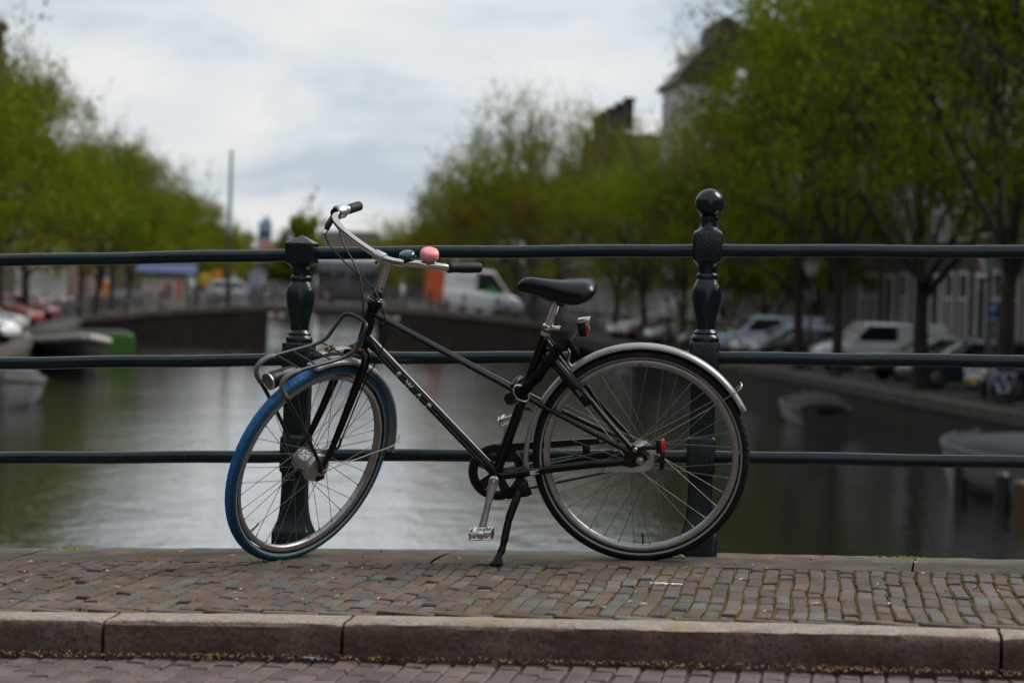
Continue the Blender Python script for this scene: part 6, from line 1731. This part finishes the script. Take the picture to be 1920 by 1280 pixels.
q = MB(); q.box((0, 0, 0.9), (0.95, 0.6, 1.8), bev=0.04); obj('body', q, M['cabinet'], cb); q = MB(); q.box((0, 0, 1.86), (1.05, 0.7, 0.10), bev=0.03); obj('lid', q, M['cabinet'], cb); q = MB(); q.box((0.1, -0.315, 0.95), (0.03, 0.03, 0.2)); obj('handle', q, M['plastic'], cb)
# flagpole on the bridge
fp = empty('flagpole', cp(FB + 0.7, -3.62, zb_(-3.6)), CROT); tag(fp, 'tall bare flagpole standing on the far bridge against the sky', 'pole')
q = MB(); q.tube([(0, 0, 0), (0, 0, 4.2)], [0.14, 0.13], 12); obj('lower_mast', q, M['brown_wood'], fp); q = MB(); q.tube([(0, 0, 4.2), (0, 0, 9.0), (0, 0, 9.05)], [0.125, 0.10, 0.02], 12); obj('upper_mast', q, M['pale_green'], fp)
# street lamps
def lamp(d, l, label, h=3.9):
    r_ = empty('street_lamp', cp(d, l, QUAY_Z), CROT); tag(r_, label, 'lamp', 'lantern lamps on the right quay')
    q = MB(); q.lathe([(0.16, 0), (0.16, 0.35), (0.10, 0.45), (0.09, 1.0), (0.11, 1.05), (0.06, 1.15), (0.045, h - 0.9), (0.09, h - 0.85), (0.04, h - 0.75), (0.04, h - 0.6)], (0, 0, 0), (0, 0, 1), 14); obj('post', q, M['dark_iron'], r_)
    q = MB(); q.loft([[(a * s_, b * s_, z_) for a, b in ((-1, -1), (1, -1), (1, 1), (-1, 1))] for z_, s_ in ((h - 0.6, 0.14), (h - 0.1, 0.26))]); ln = obj('lantern_glass', q, M['lamp_lens'], r_, smooth=0)
    q = MB(); q.loft([[(a * s_, b * s_, z_) for a, b in ((-1, -1), (1, -1), (1, 1), (-1, 1))] for z_, s_ in ((h - 0.1, 0.30), (h + 0.12, 0.12), (h + 0.16, 0.05), (h + 0.26, 0.03))]); obj('lantern_cap', q, M['dark_iron'], r_, smooth=0)
lamp(59.0, 17.9, 'lantern street lamp near the right edge beside the blue parking sign'); lamp(81.5, 18.3, 'lantern street lamp behind the white compact van'); lamp(112, 18.2, 'lantern street lamp farther along the quay behind the ball topped post')

# ------------------------------------------------------------------ boats
def boat(at, rz, L_, W_, h, hull, cover, label, cov=0.55, tip=0.0, cabin=False, name='moored_boat'):
    r_ = empty(name, at, rz); tag(r_, label, 'boat')
    stn_ = [(-0.5, .72, .0), (-0.42, .86, .0), (-0.2, .98, .0), (0.1, 1.0, .02), (0.3, .82, .08), (0.42, .50, .16), (0.48, .22, .22), (0.5, .04, .26)]
    q = MB(); rings = []
    for x, w_, s_ in stn_:
        z1 = h * (1 + s_); hw = W_ / 2 * w_
        rings.append([(x * L_, -hw, z1), (x * L_, -hw * .94, z1 * .45), (x * L_, -hw * .62, -.12), (x * L_, 0, -.25), (x * L_, hw * .62, -.12), (x * L_, hw * .94, z1 * .45), (x * L_, hw, z1), (x * L_, hw * .86, z1 - .02), (x * L_, 0, z1 - (.06 if x > .3 else .16)), (x * L_, -hw * .86, z1 - .02)])
    q.loft(rings); hl = obj('hull', q, hull, r_, smooth=50)
    for s_ in (-1, 1):
        q = MB(); q.tube([(x * L_, s_ * W_ / 2 * w_, h * (1 + c_) + .01) for x, w_, c_ in stn_], 0.055 if L_ < 7.5 else 0.12, 8); obj('gunwale', q, M['boat_trim'] if L_ > 7.5 else M['boat_dull'], hl)
    q = MB(); rings = []
    for t in range(9):
        f = t / 8; x = lerp(-0.47, -0.47 + cov, f); ww = np.interp(x, [s[0] for s in stn_], [s[1] for s in stn_]) * W_ / 2 * .95; zz_ = h * (1 + np.interp(x, [s[0] for s in stn_], [s[2] for s in stn_])); ri = (0.42 if not cabin else 0.75) * math.sin(PI * min(1, max(0.05, (0.12 + 0.8 * f)))) 
        rings.append([(x * L_, ww * math.cos(PI * k / 8), zz_ + ri * math.sin(PI * k / 8)) for k in range(9)])
    q.loft(rings); obj('cover', q, cover, r_, smooth=50)
    q = MB(); q.tube([(0.40 * L_, 0, h * 1.1), (0.40 * L_, 0, h * 1.1 + .22)], .05, 8); q.lathe([(0.09, 0.0), (0.09, 0.06)], (0.40 * L_, 0, h * 1.1 + .2), (0, 0, 1), 10); obj('bollard', q, M['hub_alu'], r_)
    return r_
M['boat_dull'] = plain('boat_dull', (0.07, 0.068, 0.066), 0.6, nscale=2); M['boat_trim'] = plain('boat_trim', (0.45, 0.42, 0.40), 0.5, nscale=2); M['hull_dark'] = plain('hull_dark', (0.025, 0.022, 0.022), 0.4, nscale=2); M['hull_white'] = plain('hull_white', (0.15, 0.145, 0.15), 0.4, nscale=2); M['tarp_grey'] = plain('tarp_grey', (0.035, 0.04, 0.05), 0.8, nscale=3); M['tarp_blue'] = plain('tarp_blue', (0.03, 0.04, 0.08), 0.8, nscale=3); M['tarp_dark'] = plain('tarp_dark', (0.02, 0.02, 0.022), 0.8, nscale=3); M['hull_green'] = plain('hull_green', (0.045, 0.18, 0.008), 0.5, nscale=1); M['hull_brown'] = plain('hull_brown', (0.10, 0.055, 0.04), 0.5, nscale=2)
boat(cp(90, -8.3, WATER_Z), CROT - PI / 2 + 0.25, 8.0, 2.7, 0.95, M['hull_dark'], M['tarp_dark'], 'dark sloop with a broad pale gunwale moored bow towards us on the left')
boat(cp(62.5, -7.4, WATER_Z), CROT - PI / 2 + 0.1, 6.2, 2.1, 0.6, M['hull_white'], M['tarp_grey'], 'white open motorboat moored lower left, behind the middle rail')
boat(cp(55.0, -7.9, WATER_Z), CROT - PI / 2 + 0.2, 5.0, 1.9, 0.6, M['hull_white'], M['tarp_dark'], 'small white dinghy at the left edge of the water')
boat(cp(39, 13.0, WATER_Z), CROT + PI / 2 + 0.2, 6.6, 2.4, 0.75, M['hull_white'], M['tarp_grey'], 'pale motorboat under a grey tarpaulin at the lower right edge', cov=0.9)
boat(cp(34.6, 13.6, WATER_Z), CROT + PI / 2 + 0.2, 6.0, 2.3, 0.8, M['hull_white'], M['tarp_blue'], 'boat under a dark blue tarpaulin cut by the right edge', cov=0.9)
boat(cp(62.5, 14.2, WATER_Z), CROT + PI / 2 - 0.1, 5.0, 1.7, 0.5, M['hull_dark'], M['tarp_dark'], 'small dark rowing boat moored under the right quay wall')
boat(cp(96, 14.4, WATER_Z), CROT + PI / 2, 7.0, 2.2, 0.8, M['hull_dark'], M['tarp_dark'], 'dark covered boat moored far along the right quay wall', cov=0.9)
for i, (d_, l_) in enumerate(((40.0, 11.75), (37.6, 11.75), (36.0, 11.55), (34.6, 11.5))):  # posts added in place of hanging fenders and their reflections in the water
    q = MB(); q.tube([(0, 0, -1.5), (0, 0, 0.55), (0, 0, 0.60)], [0.13, 0.12, 0.06], 12)
    tag(obj('fender_stand_in', q, M['brown_wood'] if i == 2 else M['hull_dark'], loc=cp(d_, l_, WATER_Z)), '%s post beside the tarpaulin boats in place of fenders and reflections, %s from the left' % ('pale' if i == 2 else 'dark', ords[i]), 'pile', 'fender stand-ins at the right')
bg_ = empty('work_barge', cp(108.5, -8.45, WATER_Z), CROT - PI / 2 + 0.1); tag(bg_, 'bright green work barge moored against the left quay before the far bridge', 'barge')
q = MB(); q.loft([[(x, y * w_, z_) for y, z_ in ((-1.3, .85), (-1.3, .1), (-1.1, -.3), (1.1, -.3), (1.3, .1), (1.3, .85))] for x, w_ in ((-3.5, 1), (3.2, 1), (3.5, .97))]); obj('hull', q, M['hull_green'], bg_, smooth=20)
q = MB(); q.box((3.54, -1.2, .3), (.12, .22, 1.4)); obj('fender_post', q, M['boat_trim'], bg_)
q = MB(); q.box((-0.5, 0, .9), (5.4, 2.2, .08)); obj('deck', q, M['hull_dark'], bg_)
